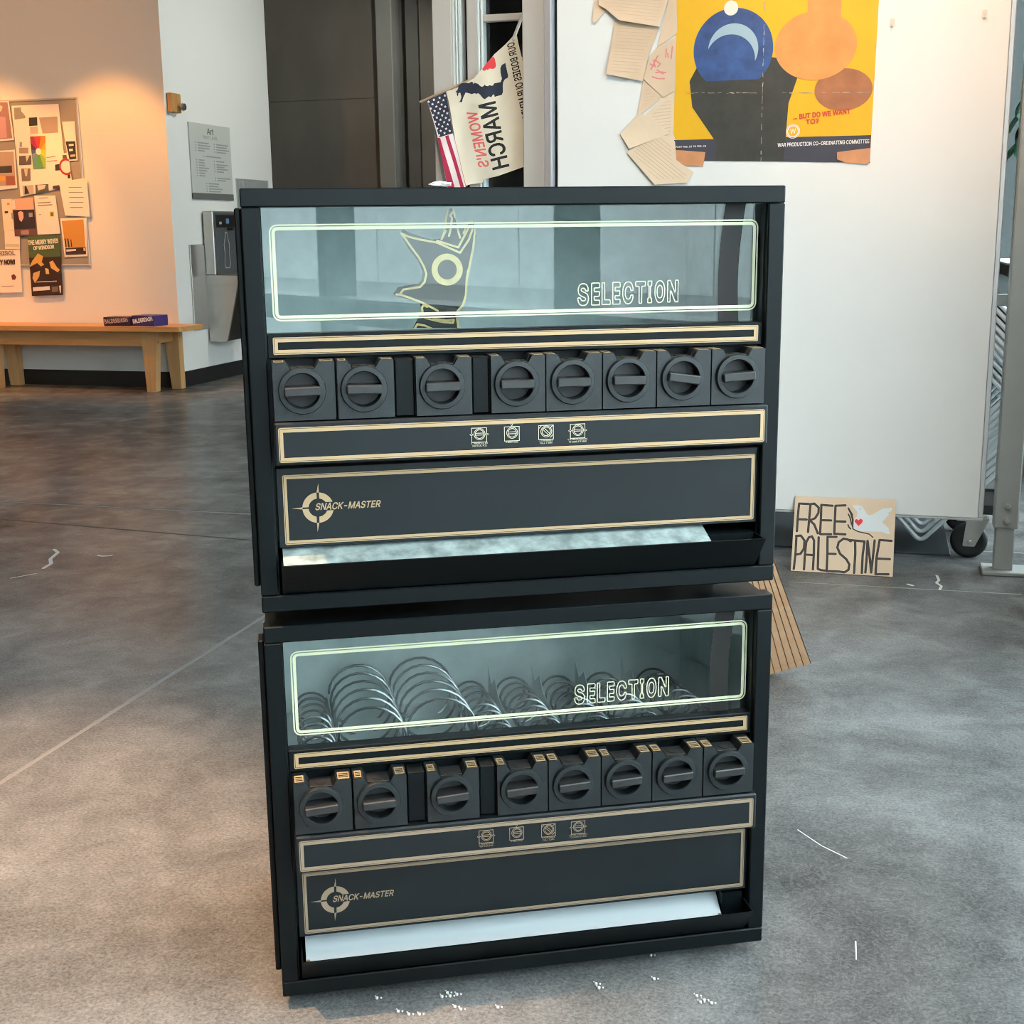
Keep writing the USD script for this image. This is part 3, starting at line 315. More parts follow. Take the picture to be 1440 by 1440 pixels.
cr = [bx(x + dx - s, x + dx + s, y + dy - s, y + dy + s, 0.0002, 2 * s, s * .4) for x, y in [[-0.121, -0.071], [-0.114, -0.078], [-0.105, -0.071], [-0.126, -0.083], [-0.18, -0.139], [0.113, 0.004], [0.106, 0.014], [0.269, 0.021], [0.282, 0.012], [0.294, 0.007], [0.277, 0.005], [-0.161, -0.142], [-0.145, -0.138], [-0.097, -0.105], [-0.086, -0.109], [-0.226, -0.113], [-0.031, -0.089], [0.195, 0.052], [0.178, 0.121]] for dx, dy, s in ((0, 0, .0022), (.006, .003, .0014), (-.005, .006, .0011))]
co = obj('crumbs', cr, M['paint_drip'], kind='stuff'); tag(co, 'white crumbs scattered on the floor in front of the machines', 'crumbs')
struct('ceiling', bx(-9.2, UG + .2, -9.7, 9.8, CEIL, CEIL + .15), M['ceiling'])
struct('wall_left', bx(-9.2, U0, V0, VB + .3, 0, CEIL), M['wall'], None, 'white wall that carries the bulletin board and turns the corner to the fountain')
struct('wall_far', bx(-9.2, -9.0, -9.7, V0, 0, CEIL), M['wall'])
struct('wall_rear', bx(-9.2, UG + .2, -9.7, -9.5, 0, CEIL), M['wall'])
wb = UsdGeom.Xform.Define(stage, '/World/wall_back'); tag(wb, 'dark board-marked concrete wall behind the machines with a paler pilaster', None, None, 'structure')
for k in range(3):
    obj('concrete_panel', bx(U0, -3.80, VB, VB + .3, .0 + k * 1.18, 1.178 + k * 1.18, .002), M['concrete'], wb)
obj('pilaster', bx(-3.80, -3.65, VB - .06, VB + .3, 0, CEIL, .008), M['concrete2'], wb)
obj('recess', bx(-3.65, -3.56, VB + .12, VB + .3, 0, CEIL), M['concrete3'], wb)
obj('dark_panel', bx(-3.56, -3.42, VB + .04, VB + .3, 0, CEIL), M['concrete3'], wb)
obj('side_panel', bx(-3.42, UG + .2, VB, VB + .3, 0, CEIL), M['concrete'], wb)
struct('baseboard_left', bx(-9.0, U0 + .012, V0 - .012, V0, 0, .125, .002), M['base'])
struct('baseboard_side', bx(U0, U0 + .012, V0 - .012, VB, 0, .125, .002), M['base'])
# glazed wall on the right
wn = UsdGeom.Xform.Define(stage, '/World/window_1'); tag(wn, 'dark framed glazed wall along the right of the room', None, None, 'structure')
ys = [-4.4, -2.95, -1.5, -.05, 1.7, 2.9, 4.6, 7.2, 8.6]
for y in ys: obj('mullion', bx(UG, UG + .14, y - .03, y + .03, 0, CEIL, .004), M['mull'], wn)
for z0, z1 in ((0, .12), (.86, .95), (CEIL - .12, CEIL)):
    for e0, e1 in ((-4.4, 1.7), (2.9, 4.6), (7.2, 8.6)): obj('rail', bx(UG + .01, UG + .13, e0, e1, z0, z1, .004), M['mull'], wn)
for e0, e1 in ((-4.4, 1.7), (2.9, 4.6), (7.2, 8.6)): obj('sill_cap', bx(UG - .035, UG + .14, e0, e1, .95, .962, .002), M['post_white'], wn)  # pale colour stands in for light on the sill top
for a, b in zip(ys[:-1], ys[1:]):
    if (a, b) in ((1.7, 2.9), (4.6, 7.2)): continue
    for z0, z1 in ((.12, .86), (.95, CEIL - .12)):
        obj('pane', bx(UG + .066, UG + .074, a + .03, b - .03, z0, z1), M['window'], wn)
struct('daylight_block_wall', [bx(UG, UG + .2, -9.5, -4.43, 0, CEIL), bx(UG, UG + .2, 1.73, 2.87, 0, CEIL), bx(UG, UG + .2, 4.63, 7.17, 0, CEIL)], M['wall'], None, 'unseen solid white stretches added to the window wall to cut the daylight')  # solid stretches added out of view to hold back daylight
struct('trim_1', bx(UG - .02, UG + .2, 8.6, VB, 0, CEIL), M['concrete3'])
struct('ground', bx(UG + .2, 60, -60, 60, -.2, -.06), M['outside'], None, 'pale paving outside the glazed wall')
fc = UsdGeom.Xform.Define(stage, '/World/outside_building'); tag(fc, 'pale building across the paving outside the glazed wall', None, None, 'structure')
for k in range(12): obj('facade_panel', bx(17, 17.3, -40 + k * 6.02, -34.02 + k * 6.02, -.06, 6.5, .01), M['facade'], fc)
for n_, pos, aim, *_ in SPOTS:
    t = thing('ceiling_spotlight', {'wall_washer_a': 'white ceiling spotlight can aimed at the right of the bulletin-board wall', 'wall_washer_b': 'white ceiling spotlight can aimed at the middle of the bulletin-board wall', 'board_spot': 'white ceiling spotlight can aimed at the yellow poster',
              'downlight_a': 'white ceiling downlight can over the floor left of the machines', 'downlight_c': 'added unseen ceiling can that brightens the drinking fountain wall', 'wall_washer_c': 'white ceiling spotlight can at the far left of the bulletin-board wall', 'wall_flood': 'added unseen ceiling can that fills the bulletin-board wall with warm light', 'board_flood': 'added unseen ceiling can over the machines that evens the light on the white board', 'downlight_b': 'white ceiling downlight can over the floor in front of the machines'}[n_], 'ceiling light', (pos[0], pos[1], CEIL))
    obj('housing', trimesh.creation.annulus(.085, .095, .16, transform=trimesh.transformations.translation_matrix([0, 0, -.08])), M['lamp_can'], t)
    obj('mount', bx(-.1, .1, -.1, .1, -.012, 0, .004), M['lamp_can'], t)

# ================================================================ the two snack machines (local: x right, y back, z up; front of the frame at y = 0)
HM, DM, FOOT = 0.61, 0.44, 0.0222
UNITS = [(-.368, -.281, 0), (-.278, -.197, 0), (-.166, -.0845, 0), (-.0565, .0240, 0), (.0255, .1095, 0), (.1110, .1925, 0), (.1940, .2775, 0), (.2790, .3635, 0)]
BLANKS = [(-.195, -.168), (-.0825, -.0585)]
def machine(lower):
    zb = 0.0 if lower else 0.0222 + HM
    t = thing('vending_machine', 'black tabletop snack machine standing on the floor, wire coils behind its glass' if lower else 'black tabletop snack machine stacked on top of the other, gold-drawn bird behind its glass',
              'vending machine', (0, 0, zb), math.degrees(TURN))
    T = lambda m: move(m, 0, 0, FOOT)
    def P(name, m, mm, parent=None, label=None, smooth=30): return obj(name, T(cat_(m) if isinstance(m, list) else m), mm, parent or t, label, smooth)
    # cabinet
    P('cabinet_body', [bx(-.397, -.392, .02, DM, .012, .598), bx(.392, .397, .02, DM, .012, .598), bx(-.397, .397, .02, DM, .598, .603), bx(-.397, .397, .02, DM, .012, .017), bx(-.397, .397, DM - .005, DM, .012, .603)], M['black'], smooth=False)
    P('side_flange', bx(-.409, -.400, .02, .06, .036, .584, .002), M['black'])
    P('top_rail', bx(-.4, .4, 0, .03, .5845, HM, .0018), M['black']); P('bottom_rail', bx(-.4, .4, 0, .03, 0, .0252, .0018), M['black'])
    for s in (-1, 1): P('stile', bx(*sorted((s * .4, s * .374)), 0, .03, .0256, .5841, .0018), M['black'])
    for s in (-1, 1): P('frame_return', bx(*sorted((s * .3738, s * .3722)), .012, .06, .0256, .5841), M['black'])
    for x in (-.33, .33):
        for y in (.13, DM - .05): P('foot', move(rot(lathe([(0, 0), (.018, 0), (.022, FOOT), (0, FOOT)], 20, 'z'), 0, [0, 0, 1]), x, y, -FOOT), M['rubber'])
    # inside of the display
    P('liner', [bx(-.388, .388, DM - .02, DM - .016, .30, .592), bx(-.3885, -.386, .04, DM - .016, .30, .592), bx(.386, .3885, .04, DM - .016, .30, .592), bx(-.388, .388, .04, DM - .016, .590, .594), bx(-.386, .386, .045, DM - .02, .312, .316)], M['galv'], smooth=False)
    P('front_backing', bx(-.3725, .3725, .034, .040, .10, .40), M['panel'])
    if lower:
        def coil(cx, cz, r, pitch, sgn):
            n = int(.33 / pitch * 22); th = np.linspace(0, .33 / pitch * 2 * math.pi, n)
            yy = np.linspace(.07, .40, n); zz = cz - (yy - .07) * .10
            return tube(np.stack([cx + sgn * r * np.cos(th), yy, zz + r * np.sin(th)], -1), .0024, 6)
        for cx, cz, r, pt in ((-.325, .372, .029, .041), (-.238, .388, .054, .060), (-.125, .392, .056, .060), (-.035, .370, .029, .041), (.045, .372, .029, .041), (.13, .368, .029, .041), (.215, .368, .029, .041), (.315, .368, .029, .041)):
            P('coil', coil(cx, cz, r, pt, 1), M['wire'])
        for cx in (-.285, -.183, -.072, .005, .088, .172, .262):
            P('divider', mapped(ext(Polygon([(.06, .316), (.40, .316), (.40, .385), (.37, .36), (.33, .385), (.30, .36), (.06, .345)]), .0015), SIDE, (cx, 0, 0)), M['galv'])
    else:
        P('shelf', bx(-.384, .384, .06, DM - .03, .36, .364), M['galv'])
    zz = np.linspace(.40, .588, 16); xs_ = .331 - .006 * np.sin((zz - .40) / .188 * math.pi) + .004 * (zz - .49) / .1
    P('glass_strip', front(Polygon([(x - .018, z) for x, z in zip(xs_, zz)] + [(x + .014, z) for x, z in list(zip(xs_, zz))[::-1]]), .02848, .0001), M['strip_dark'], None, 'dark curved strip across the right end of the glass')  # dark curved band laid over the front of the glass
    # glass and its print
    g = P('glass_pane', bx(-.3722, .3722, .0285, .0325, .4085, .5842), M['glass'], smooth=False)
    o = rrect(-.3625, .3690, .4250, .5612, .012)
    P('glass_border', [front(ringp(o, 0, .0022), .0283), front(ringp(o, .0036, .0082), .0283)], M['cream'], g, 'pale double line printed round the glass')
    dz, dx = (0.0018, -.006) if lower else (0, 0)
    outs = []
    for ch, a0, a1 in zip('SELECTION', (100, 270, 400, 535, 660, 820, 975, 1065, 1225), (243, 383, 515, 637, 800, 955, 1035, 1200, 1370)):
        lt = textp(ch, True); b0, b1, b2, b3 = lt.bounds; e = .06
        lt = lt.buffer(e, join_style='mitre'); b0, b1, b2, b3 = lt.bounds
        x0, x1 = .0865 + dx + (a0 - 100) / 1270 * .1575, .0865 + dx + (a1 - 100) / 1270 * .1575; zb_ = .4372 + dz + (x0 - .0865) * .016
        lt = affinity.affine_transform(lt, [(x1 - x0) / (b2 - b0), 0, 0, .0338 / (b3 - b1), x0 - b0 * (x1 - x0) / (b2 - b0), zb_ - b1 * .0338 / (b3 - b1)])
        outs.append(lt.difference(lt.buffer(-.0014)))
    P('glass_lettering', front(unary_union(outs), .0282), M['cream'], g, 'outlined word on the glass')
    if not lower:
        bp = Polygon(DATA['bird']).buffer(0)
        b = P('bird_cutout', front(bp, .0352, .001), M['black_paper'], None, 'black paper bird head behind the glass')
        outl = unary_union([line(l, .0030) for l in DATA['bird_lines']]).intersection(sbox(-.3, .409, .3, .583))
        (cx, cz), (ox, _), (ix, _) = DATA['bird_ring']
        ring = Point(cx, cz).buffer(ox - cx).difference(Point(cx, cz).buffer(ix - cx))
        P('gold_outline', front(unary_union([outl, ring]), .0340, .0004), M['gold_draw'], b, 'gold pen lines and eye ring of the bird')
    # accent strip
    a = P('accent_strip', bx(-.3725, .3725, .010, .034, .3735, .4085, .0012), M['black'])
    o = rrect(-.3645, .3662, .3790, .4035, .002)
    P('gold_line', front(unary_union([ringp(o, 0, .0013), ringp(o, .0020, .0068)]), .0099), M['gold'], a)
    # selectors
    turns = [1, -1, 1, 0, 0, -1, -8, 3] if not lower else [4, 2, 4, 3, 3, 3, 3, 2]
    for (x0, x1, _), tw in zip(UNITS, turns):
        cx = (x0 + x1) / 2 + (-.003 if not lower else -.003); w = x1 - x0; zc, zt, z0 = .3312, .3718, .2885
        sh = Polygon([(x0, z0), (x1, z0), (x1, zt), (cx + .024, zt), (cx + .018, zt - .0105), (cx - .016, zt - .0105), (cx - .022, zt), (x0, zt)])
        hole = Point(cx, zc).buffer(.0248, quad_segs=10)
        u = P('selector', [front(sh.buffer(-.0006).difference(hole), -.0125, .0165), front(sh.buffer(-.0003).difference(hole), -.029, .0006), front(sh, .012, .0245)], M['plastic'], smooth=25)
        P('dial_well', move(lathe([(0, 0), (.0246, 0), (.0246, .002), (0, .002)], 28), cx, -.0127, zc), M['plastic_dk'], u)
        P('dial_ring', move(lathe([(.0246, 0), (.0335, 0), (.0335, .0045), (.0322, .0075), (.0258, .0078), (.0246, .006), (.0246, 0)], 40), cx, -.0292, zc), M['plastic'], u)
        h = bx(-.0252, .0252, -.046, -.0135, -.0064, .0064, .0016)
        P('handle', move(rot(h, math.radians(-tw), [0, 1, 0]), cx, 0, zc), M['plastic_rub'], u)
        P('coin_slot', [bx(cx - .0155, cx + .0175, -.0262, .006, zt - .0104, zt - .0088, .0004), move(lathe([(0, 0), (.009, 0), (.009, .001), (0, .001)], 20, 'z'), cx + .001, -.012, zt - .0088)], M['plastic_dk'], u)
        for p0, p1 in ((x0 + .0025, cx - .0245), (cx + .0265, x1 - .0025)):
            P('gold_sticker', bx(p0, p1, -.0262, -.001, zt, zt + .0004), M['gold_label'], u)
            P('sticker_print', [bx(p0 + .0015 , p1 - .0015, -.022 + k * .006, -.019 + k * .006, zt + .0004, zt + .0006) for k in range(3)], M['panel'], u)
    for x0, x1 in BLANKS: P('blank_cover', bx(x0, x1, -.022, .012, .2885, .3705, .0015), M['black'])
    # instruction bar
    ib = P('instruction_bar', bx(-.3695, .3685, -.035, .012, .2262, .2868, .0025), M['panel'])
    o = rrect(-.3640, .3630, .2300, .2800, .0035)
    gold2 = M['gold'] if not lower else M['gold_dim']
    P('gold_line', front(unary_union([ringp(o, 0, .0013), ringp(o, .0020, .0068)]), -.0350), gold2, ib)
    caps = [['1. HANDLE IN', 'VERTICAL POS'], ['2. INSERT COINS'], ['3. TURN HANDLE', 'FULL TURN'], ['4. RETURN TO POSITION 1', 'TO COMPLETE VEND']]
    for (ix, iz), cp, k in zip(((-.0762, .2592), (-.0278, .2592), (.0233, .2592), (.0712, .2592)), caps, range(4)):
        q = rrect(ix - .0115, ix + .0115, iz - .0118, iz + .0100)
        sh = [q.difference(q.buffer(-.0009))]
        c = Point(ix + .0005, iz + .0005)
        sh = [sh[0].difference(c.buffer(.0088))]
        sh += [c.buffer(.0085).difference(c.buffer(.0077)), c.buffer(.0067).difference(c.buffer(.0058))]
        for dzz in (-.0014, .0014):
            l = LineString([(ix - .005, iz + .0005 + dzz), (ix + .006, iz + .0005 + dzz)]).buffer(.0004)
            sh.append(affinity.rotate(l, -45 if k == 2 else 0, origin=(ix + .0005, iz + .0005)))
        if k in (0, 3):
            for sg in (-1, 1):
                dm = Polygon([(ix + sg * .0115 - .003, iz), (ix + sg * .0115, iz + .0018), (ix + sg * .0115 + .003, iz), (ix + sg * .0115, iz - .0018)])
                sh[0] = sh[0].difference(dm.buffer(.0003)); sh.append(dm.difference(dm.buffer(-.0006)))
        if k == 1: sh.append(line([(ix - .002, iz + .0145), (ix, iz + .0105), (ix + .002, iz + .0145)], .0006))
        if k == 2:
            for ax_, az in ((-.0085, .0075), (.0085, .0075), (.0085, -.0065)): sh.append(line([(ix + ax_ - .002, iz + az - .002), (ix + ax_ + .0015, iz + az + .0015)], .0009))
        for r_, c_ in enumerate(cp):
            wd = (.019, .0145, .016, .024)[k] * (1 if r_ == 0 else .9) / 2 * 1.25
            sh.append(text_on(c_, (ix - wd, iz - .0142 - r_ * .0036), (ix + wd, iz - .0142 - r_ * .0036), (ix - wd, iz - .0142 - r_ * .0036 + .0024), False))
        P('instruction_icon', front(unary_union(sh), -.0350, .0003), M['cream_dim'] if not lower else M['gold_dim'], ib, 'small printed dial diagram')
    # logo panel
    lp = P('logo_panel', bx(-.3700, .3722, .012, .034, .0945, .2140, .001), M['panel'])
    o = rrect(-.3610, .3680, .0990, .2035, .003)
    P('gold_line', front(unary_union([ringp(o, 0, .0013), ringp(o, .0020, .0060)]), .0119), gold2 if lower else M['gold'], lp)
    lx, lz = -.3110, .1528
    ring = Point(lx, lz).buffer(.0228).difference(Point(lx, lz).buffer(.0138))
    cut = unary_union([sbox(lx - .0015, lz + .010, lx + .0022, lz + .03), sbox(lx - .0028, lz - .03, lx + .0012, lz - .010), sbox(lx - .03, lz - .0012, lx - .01, lz + .0014), sbox(lx + .004, lz - .0050, lx + .03, lz + .0080)])
    sp = [Polygon([(lx - .0012, lz + .0228), (lx + .0021, lz + .0228), (lx + .0016, lz + .0365)]), Polygon([(lx - .0026, lz - .0228), (lx + .0009, lz - .0228), (lx - .0022, lz - .0365)]), Polygon([(lx - .0226, lz - .0014), (lx - .0226, lz + .0016), (lx - .0385, lz + .0003)])]
    tx = textp('SNACK-MASTER', True); L = tx.bounds[2]
    tx = affinity.affine_transform(tx, [.0955 / L, .0024, 0.0, .0098, lx - .0045, lz - .0034])
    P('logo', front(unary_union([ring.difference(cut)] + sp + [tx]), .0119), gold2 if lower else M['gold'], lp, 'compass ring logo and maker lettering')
    # delivery tray
    ends = [mapped(ext(Polygon([(.004, .0262), (.03, .0262), (.03, .079), (-.040, .079)]), .0025), SIDE, (x, 0, 0)) for x in (-.3685, .3665)]
    lip = mapped(ext(Polygon([(.004, .0265), (-.040, .079), (-.0365, .0795), (.008, .0265)]), .7375), SIDE, (-.3685, 0, 0))
    tr = P('tray_lip', [lip] + ends, M['black'], smooth=False)
    if lower:
        P('chute', mapped(ext(Polygon([(.075, .112), (.004, .050), (.005, .0485), (.077, .111)]), .69), SIDE, (-.361, 0, 0)), M['white_metal'], smooth=False)
        P('chute_end', bx(.331, .366, .012, .09, .040, .090), M['black'])
        for x in (-.358, .322): P('chute_pin', move(lathe([(0, 0), (.003, 0), (.003, .014), (0, .014)], 10, 'z'), x, -.004, .048), M['steel'])
    else:
        P('chute', mapped(ext(Polygon([(.060, .1060), (-.028, .0740), (-.027, .0725), (.062, .1050)]), .652), SIDE, (-.3655, 0, 0)), M['galv_worn'], smooth=False)
        P('chute_end', bx(.2875, .3655, .004, .09, .040, .080), M['black'])
    P('tray_floor', bx(-.366, .366, .005, .10, .0262, .032), M['black'])
    return t
lower_m = machine(True); upper_m = machine(False)
def at_m(x, y, z):
    return (x * math.cos(TURN) - y * math.sin(TURN), x * math.sin(TURN) + y * math.cos(TURN), z)
# scrap of paper on the upper machine
ztop = 0.0222 + HM + FOOT + HM - .007
sc = trimesh.creation.icosphere(2, 1.0); v = sc.vertices
v = v * (1 + .45 * (meshkit.noise(v * 2.2 + 5, 3)[:, None] - .5)); sc.vertices = v * [.016, .010, .0042]
sc.apply_translation([0, 0, -sc.bounds[0][2]])
ob = obj('paper_scrap', move(sc, *at_m(-.118, .016, ztop + .0072)), M['white_paper'], smooth=False); tag(ob, 'crumpled scrap of white paper on top of the upper snack machine', 'paper')

# ================================================================ white display board, its papers and poster
VBD = 2.86
db = thing('display_board', 'tall white display board on the right, carrying the yellow poster and old pages', 'board', (.117, VBD, .2))
L_ = lambda m: move(m, -.117, -VBD, -.2)
obj('panel', L_(bx(-.64, .868, VBD, VBD + .03, .2, 3.0, .002)), M['board'], db)
obj('edge_trim', L_(bx(.868, .886, VBD + .004, VBD + .034, .2, 3.0, .003)), M['board_edge'], db)
obj('bottom_trim', L_(bx(-.64, .886, VBD + .002, VBD + .034, .19, .2, .002)), M['board_edge'], db)
for x in (-.60, .80): obj('bracket', L_(bx(x - .03, x + .03, VBD + .03, VBD + .10, .9, 1.0, .003)), M['post'], db)
obj('back_rail', L_(bx(-.66, 1.0, VBD + .10, VBD + .14, .93, .97, .003)), M['post'], db)
yb = VBD - .0012
pp = [(DATA['poster'][i][0], DATA['poster'][i][1]) for i in range(7)]
def jit(poly): return poly
pt = thing('poster', 'large yellow poster with dark and orange printed shapes, taped to the white board', 'poster', (.115, VBD, 1.44))
PL = lambda m: move(m, -.115, -VBD, -1.44)
pout = Polygon(pp)
def pfront(poly, k): return PL(front(poly.intersection(pout), yb - .0006 - k * .00025, .0003))
obj('sheet', PL(front(pout, yb, .0006)), M['yellow'], pt)
band = Polygon(DATA['poster_shapes']['band'])
obj('dark_band', pfront(band, 0), M['navy'], pt)
# plain shapes in the poster's colours
trap = Polygon([(-.155, 1.70), (-.145, 1.62), (-.06, 1.50), (-.06, 1.43), (.15, 1.43), (.16, 1.62), (.20, 1.74), (-.10, 1.80)])
obj('printed_shape', pfront(trap.buffer(.012), 1), M['charcoal'], pt)
blu = Point(-.02, 1.80).buffer(.135, quad_segs=16)
obj('printed_shape', pfront(blu.difference(sbox(-.3, 1.4, .4, 1.70)), 2), M['blue'], pt)
arc = Point(-.02, 1.80).buffer(.085, quad_segs=16).difference(Point(-.03, 1.765).buffer(.085, quad_segs=16))
obj('printed_shape', pfront(arc, 3), ink((.3, .42, .5)), pt)
obj('printed_shape', pfront(Point(-.03, 1.935).buffer(.024), 3), ink((.68, .64, .56)), pt)
obj('printed_shape', pfront(affinity.scale(Point(.352, 1.655).buffer(.095, quad_segs=14), 1.0, .72), 3), M['brown_ink'], pt)
org = affinity.scale(Point(.255, 1.80).buffer(.135, quad_segs=16), 1.0, .82)
obj('printed_shape', pfront(org.union(sbox(.225, 1.86, .335, 2.2)), 4), M['orange_ink'], pt)
for a_, b_ in (((.0812, 2.1), (.0842, 1.43)), ((-.2131, 1.6649), (.4496, 1.642))):
    n_ = 60; xs = [(a_[0] + (b_[0] - a_[0]) * i / n_ + rng.normal(0, .0008), a_[1] + (b_[1] - a_[1]) * i / n_ + rng.normal(0, .0008)) for i in range(n_ + 1)]
    cr = unary_union([line(xs[i:i + 2], .0012 + .0022 * rng.random() ** 3) for i in range(n_) if rng.random() < .6])
    obj('fold_wear', pfront(cr, 6), M['crease'], pt)
c_, q_, d_, e_, f_, g_ = DATA['poster_pts'][:6]
wm = Point(.1898, 1.5245)
obj('badge', pfront(unary_union([wm.buffer(.0235).difference(wm.buffer(.0215)), wm.buffer(.0200).difference(wm.buffer(.0165)), text_on('W', (.1805, 1.517), (.1995, 1.517), (.1805, 1.533))]), 6), ink((.75, .68, .6)), pt)
obj('printed_line', pfront(text_on('WAR PRODUCTION CO-ORDINATING COMMITTEE', (.1400, 1.4745), (.4435, 1.4790), (.1401, 1.4865), False).buffer(.0003), 6), ink((.78, .74, .7)), pt)
obj('printed_line', pfront(text_on('POST FEB. 15 TO FEB. 28', (-.2125, 1.4810), (-.1060, 1.4815), (-.2125, 1.4865)), 6), ink((.7, .66, .62)), pt)
hw = unary_union([text_on('... BUT DO WE WANT', (.1900, 1.5640), (.3780, 1.5770), (.1890, 1.5790), False), text_on('TO?', (.2330, 1.5470), (.2750, 1.5500), (.2320, 1.5610), False)])
obj('handwriting', pfront(hw.buffer(.0008), 6), M['red_ink'], pt, 'red handwritten note')
for tp in DATA['tapes']: obj('tape', PL(front(Polygon(tp), yb - .0032, .0004)), M['tape'], pt, 'strip of orange tape')
PAPER = {'brown': 'small tan page corner at the far left of the pages, partly under the large flap', 'flap': 'large tan page curling out at the top of the cluster left of the poster', 'long': 'tall tan page hanging below the large flap, shaded across its top',
         'upright': 'narrow tan page between the large flap and the yellow poster', 'red_note': 'tan page with red handwriting beside the yellow poster', 'small': 'small pale page sliver under the red handwriting', 'wide': 'wide pale page beside the lower left of the yellow poster',
         'fold': 'folded pale page on top of the wide one', 'low': 'lowest tan page, tucked under the left tape of the poster'}
order = {'wide': 0, 'small': 1, 'upright': 1, 'red_note': 2, 'brown': 1, 'long': 3, 'low': 4, 'fold': 3, 'flap': 5}
for n_, q in DATA['papers']:
    po = Polygon(q).buffer(0)
    if po.geom_type != 'Polygon': po = max(po.geoms, key=lambda g: g.area)
    cx, cz = po.centroid.x, po.centroid.y
    curl = {'flap': .045, 'long': .022, 'brown': .012, 'low': .016, 'fold': .014, 'wide': .006}.get(n_, .004)
    off = .0008 + order[n_] * .0012
    t = thing('book_page', PAPER[n_], 'paper', (cx, VBD, cz))
    zt_, zb_ = po.bounds[3], po.bounds[1]; x0_, x1_ = po.bounds[0], po.bounds[2]
    def bend(m, y0=off):
        m = m.subdivide_to_size(.018); v = m.vertices.copy()
        k = np.clip((zt_ - v[:, 2]) / (zt_ - zb_), 0, 1) * np.clip((x1_ - v[:, 0]) / (x1_ - x0_) * .7 + .3, 0, 1)
        v[:, 1] -= y0 + curl * k ** 1.8; m.vertices = v - [cx, VBD, cz]; return m
    sheet = bend(mapped(ext(po, .0004), FRONT, (0, VBD, 0)))
    s_ = obj('sheet', sheet, M['kraft2' if n_ in ('low', 'wide', 'fold') else 'kraft'], t, smooth=60)
    rows = []
    if n_ in ('long', 'low', 'flap', 'wide', 'small'):
        zz = zt_ - .03
        ang = {'low': -38, 'flap': -8, 'long': -6}.get(n_, 5)
        inn = po.buffer(-.016)
        for k in range(40):
            l = affinity.rotate(LineString([(x0_ - .3, cz + .3 - k * .011), (x1_ + .3, cz + .3 - k * .011)]), ang, origin=(cx, cz)).buffer(.0011).intersection(inn)
            if not l.is_empty: rows.append(l)
    if rows: obj('print_lines', bend(mapped(ext(unary_union(rows), .0002), FRONT, (0, VBD, 0)), off + .0006), M['page_print'], t, smooth=60)
    if n_ == 'red_note':
        obj('handwriting', bend(mapped(ext(unary_union([line(l, .0045) for l in DATA['red_marks']]), .0002), FRONT, (0, VBD, 0)), off + .0006), M['pink_ink'], t, 'red handwriting')
for (hx, hz), lb in zip(DATA['hooks'], ('clear adhesive hook high at the right edge of the white board', 'clear adhesive hook just right of the yellow poster')):
    t = thing('wall_hook', lb, 'hook', (hx, VBD, hz))
    obj('back_plate', front(rrect(-.008, .008, -.012, .014, .005), -.0003, .002), M['clear'], t)
    obj('hook', tube(rounded([(0, -.002, .004), (0, -.004, -.012), (0, -.014, -.014), (0, -.014, -.006)], .003), .002, 6), M['clear'], t)

# cardboard sign leaning on the board
so, sx, su, sn = map(np.array, DATA['sign_frame'])
SB = np.stack([sx, su, sn], 1)
sg = thing('protest_sign', 'hand-lettered cardboard sign with a painted dove, leaning against the foot of the white board', 'sign', tuple(so))
def sgm(poly, h0, h): return mapped(move(ext(poly, h), 0, 0, h0), SB, (0, 0, 0))
card = Polygon(DATA['sign'])
obj('card', sgm(card, -.004, .004), M['card'], sg)
obj('lettering', sgm(unary_union([line(l, .0082) for l in DATA['sign_strokes']]), .0001, .0003), M['marker'], sg, 'black marker lettering')
obj('dove', sgm(Polygon(DATA['dove']).buffer(0).buffer(.002).buffer(-.001), .0001, .0003), M['dove'], sg, 'white painted dove')
h_ = Polygon(DATA['heart']).buffer(0)
obj('heart_halo', sgm(h_.buffer(.004), .0003, .0003), M['heart_glow'], sg); obj('heart', sgm(h_, .0005, .0003), M['heart'], sg, 'red painted heart')
obj('dove_eye', sgm(Point(DATA['dove_eye'][0]).buffer(.0016), .0005, .0003), M['marker'], sg)
obj('branch', sgm(unary_union([line(l, w) for l, w in zip(DATA['branch'], (.004, .0045, .005, .006))]), .0005, .0003), M['marker'], sg, 'dark olive branch')

# grey steel post standing at the right of the board
sp = thing('steel_post', 'grey bolted telescoping steel post at the right edge of the white board', 'post', (.963, 2.90, 0))
obj('outer_tube', bx(-.041, .041, -.035, .035, .165, 3.3, .005), M['post'], sp)
obj('inner_tube', bx(-.032, .032, -.026, .026, .012, .40, .004), M['post'], sp)
obj('base_plate', bx(-.07, .10, -.06, .07, 0, .014, .003), M['post'], sp)
for z in (.194, .245):
    b = obj('bolt', move(lathe([(0, 0), (.0125, 0), (.0125, .006), (.009, .010), (0, .011)], 6), 0, -.035, z), M['post'], sp, smooth=False)
    obj('washer', move(lathe([(0, 0), (.016, 0), (.016, .002), (0, .002)], 20), 0, -.035, z), M['post'], b)

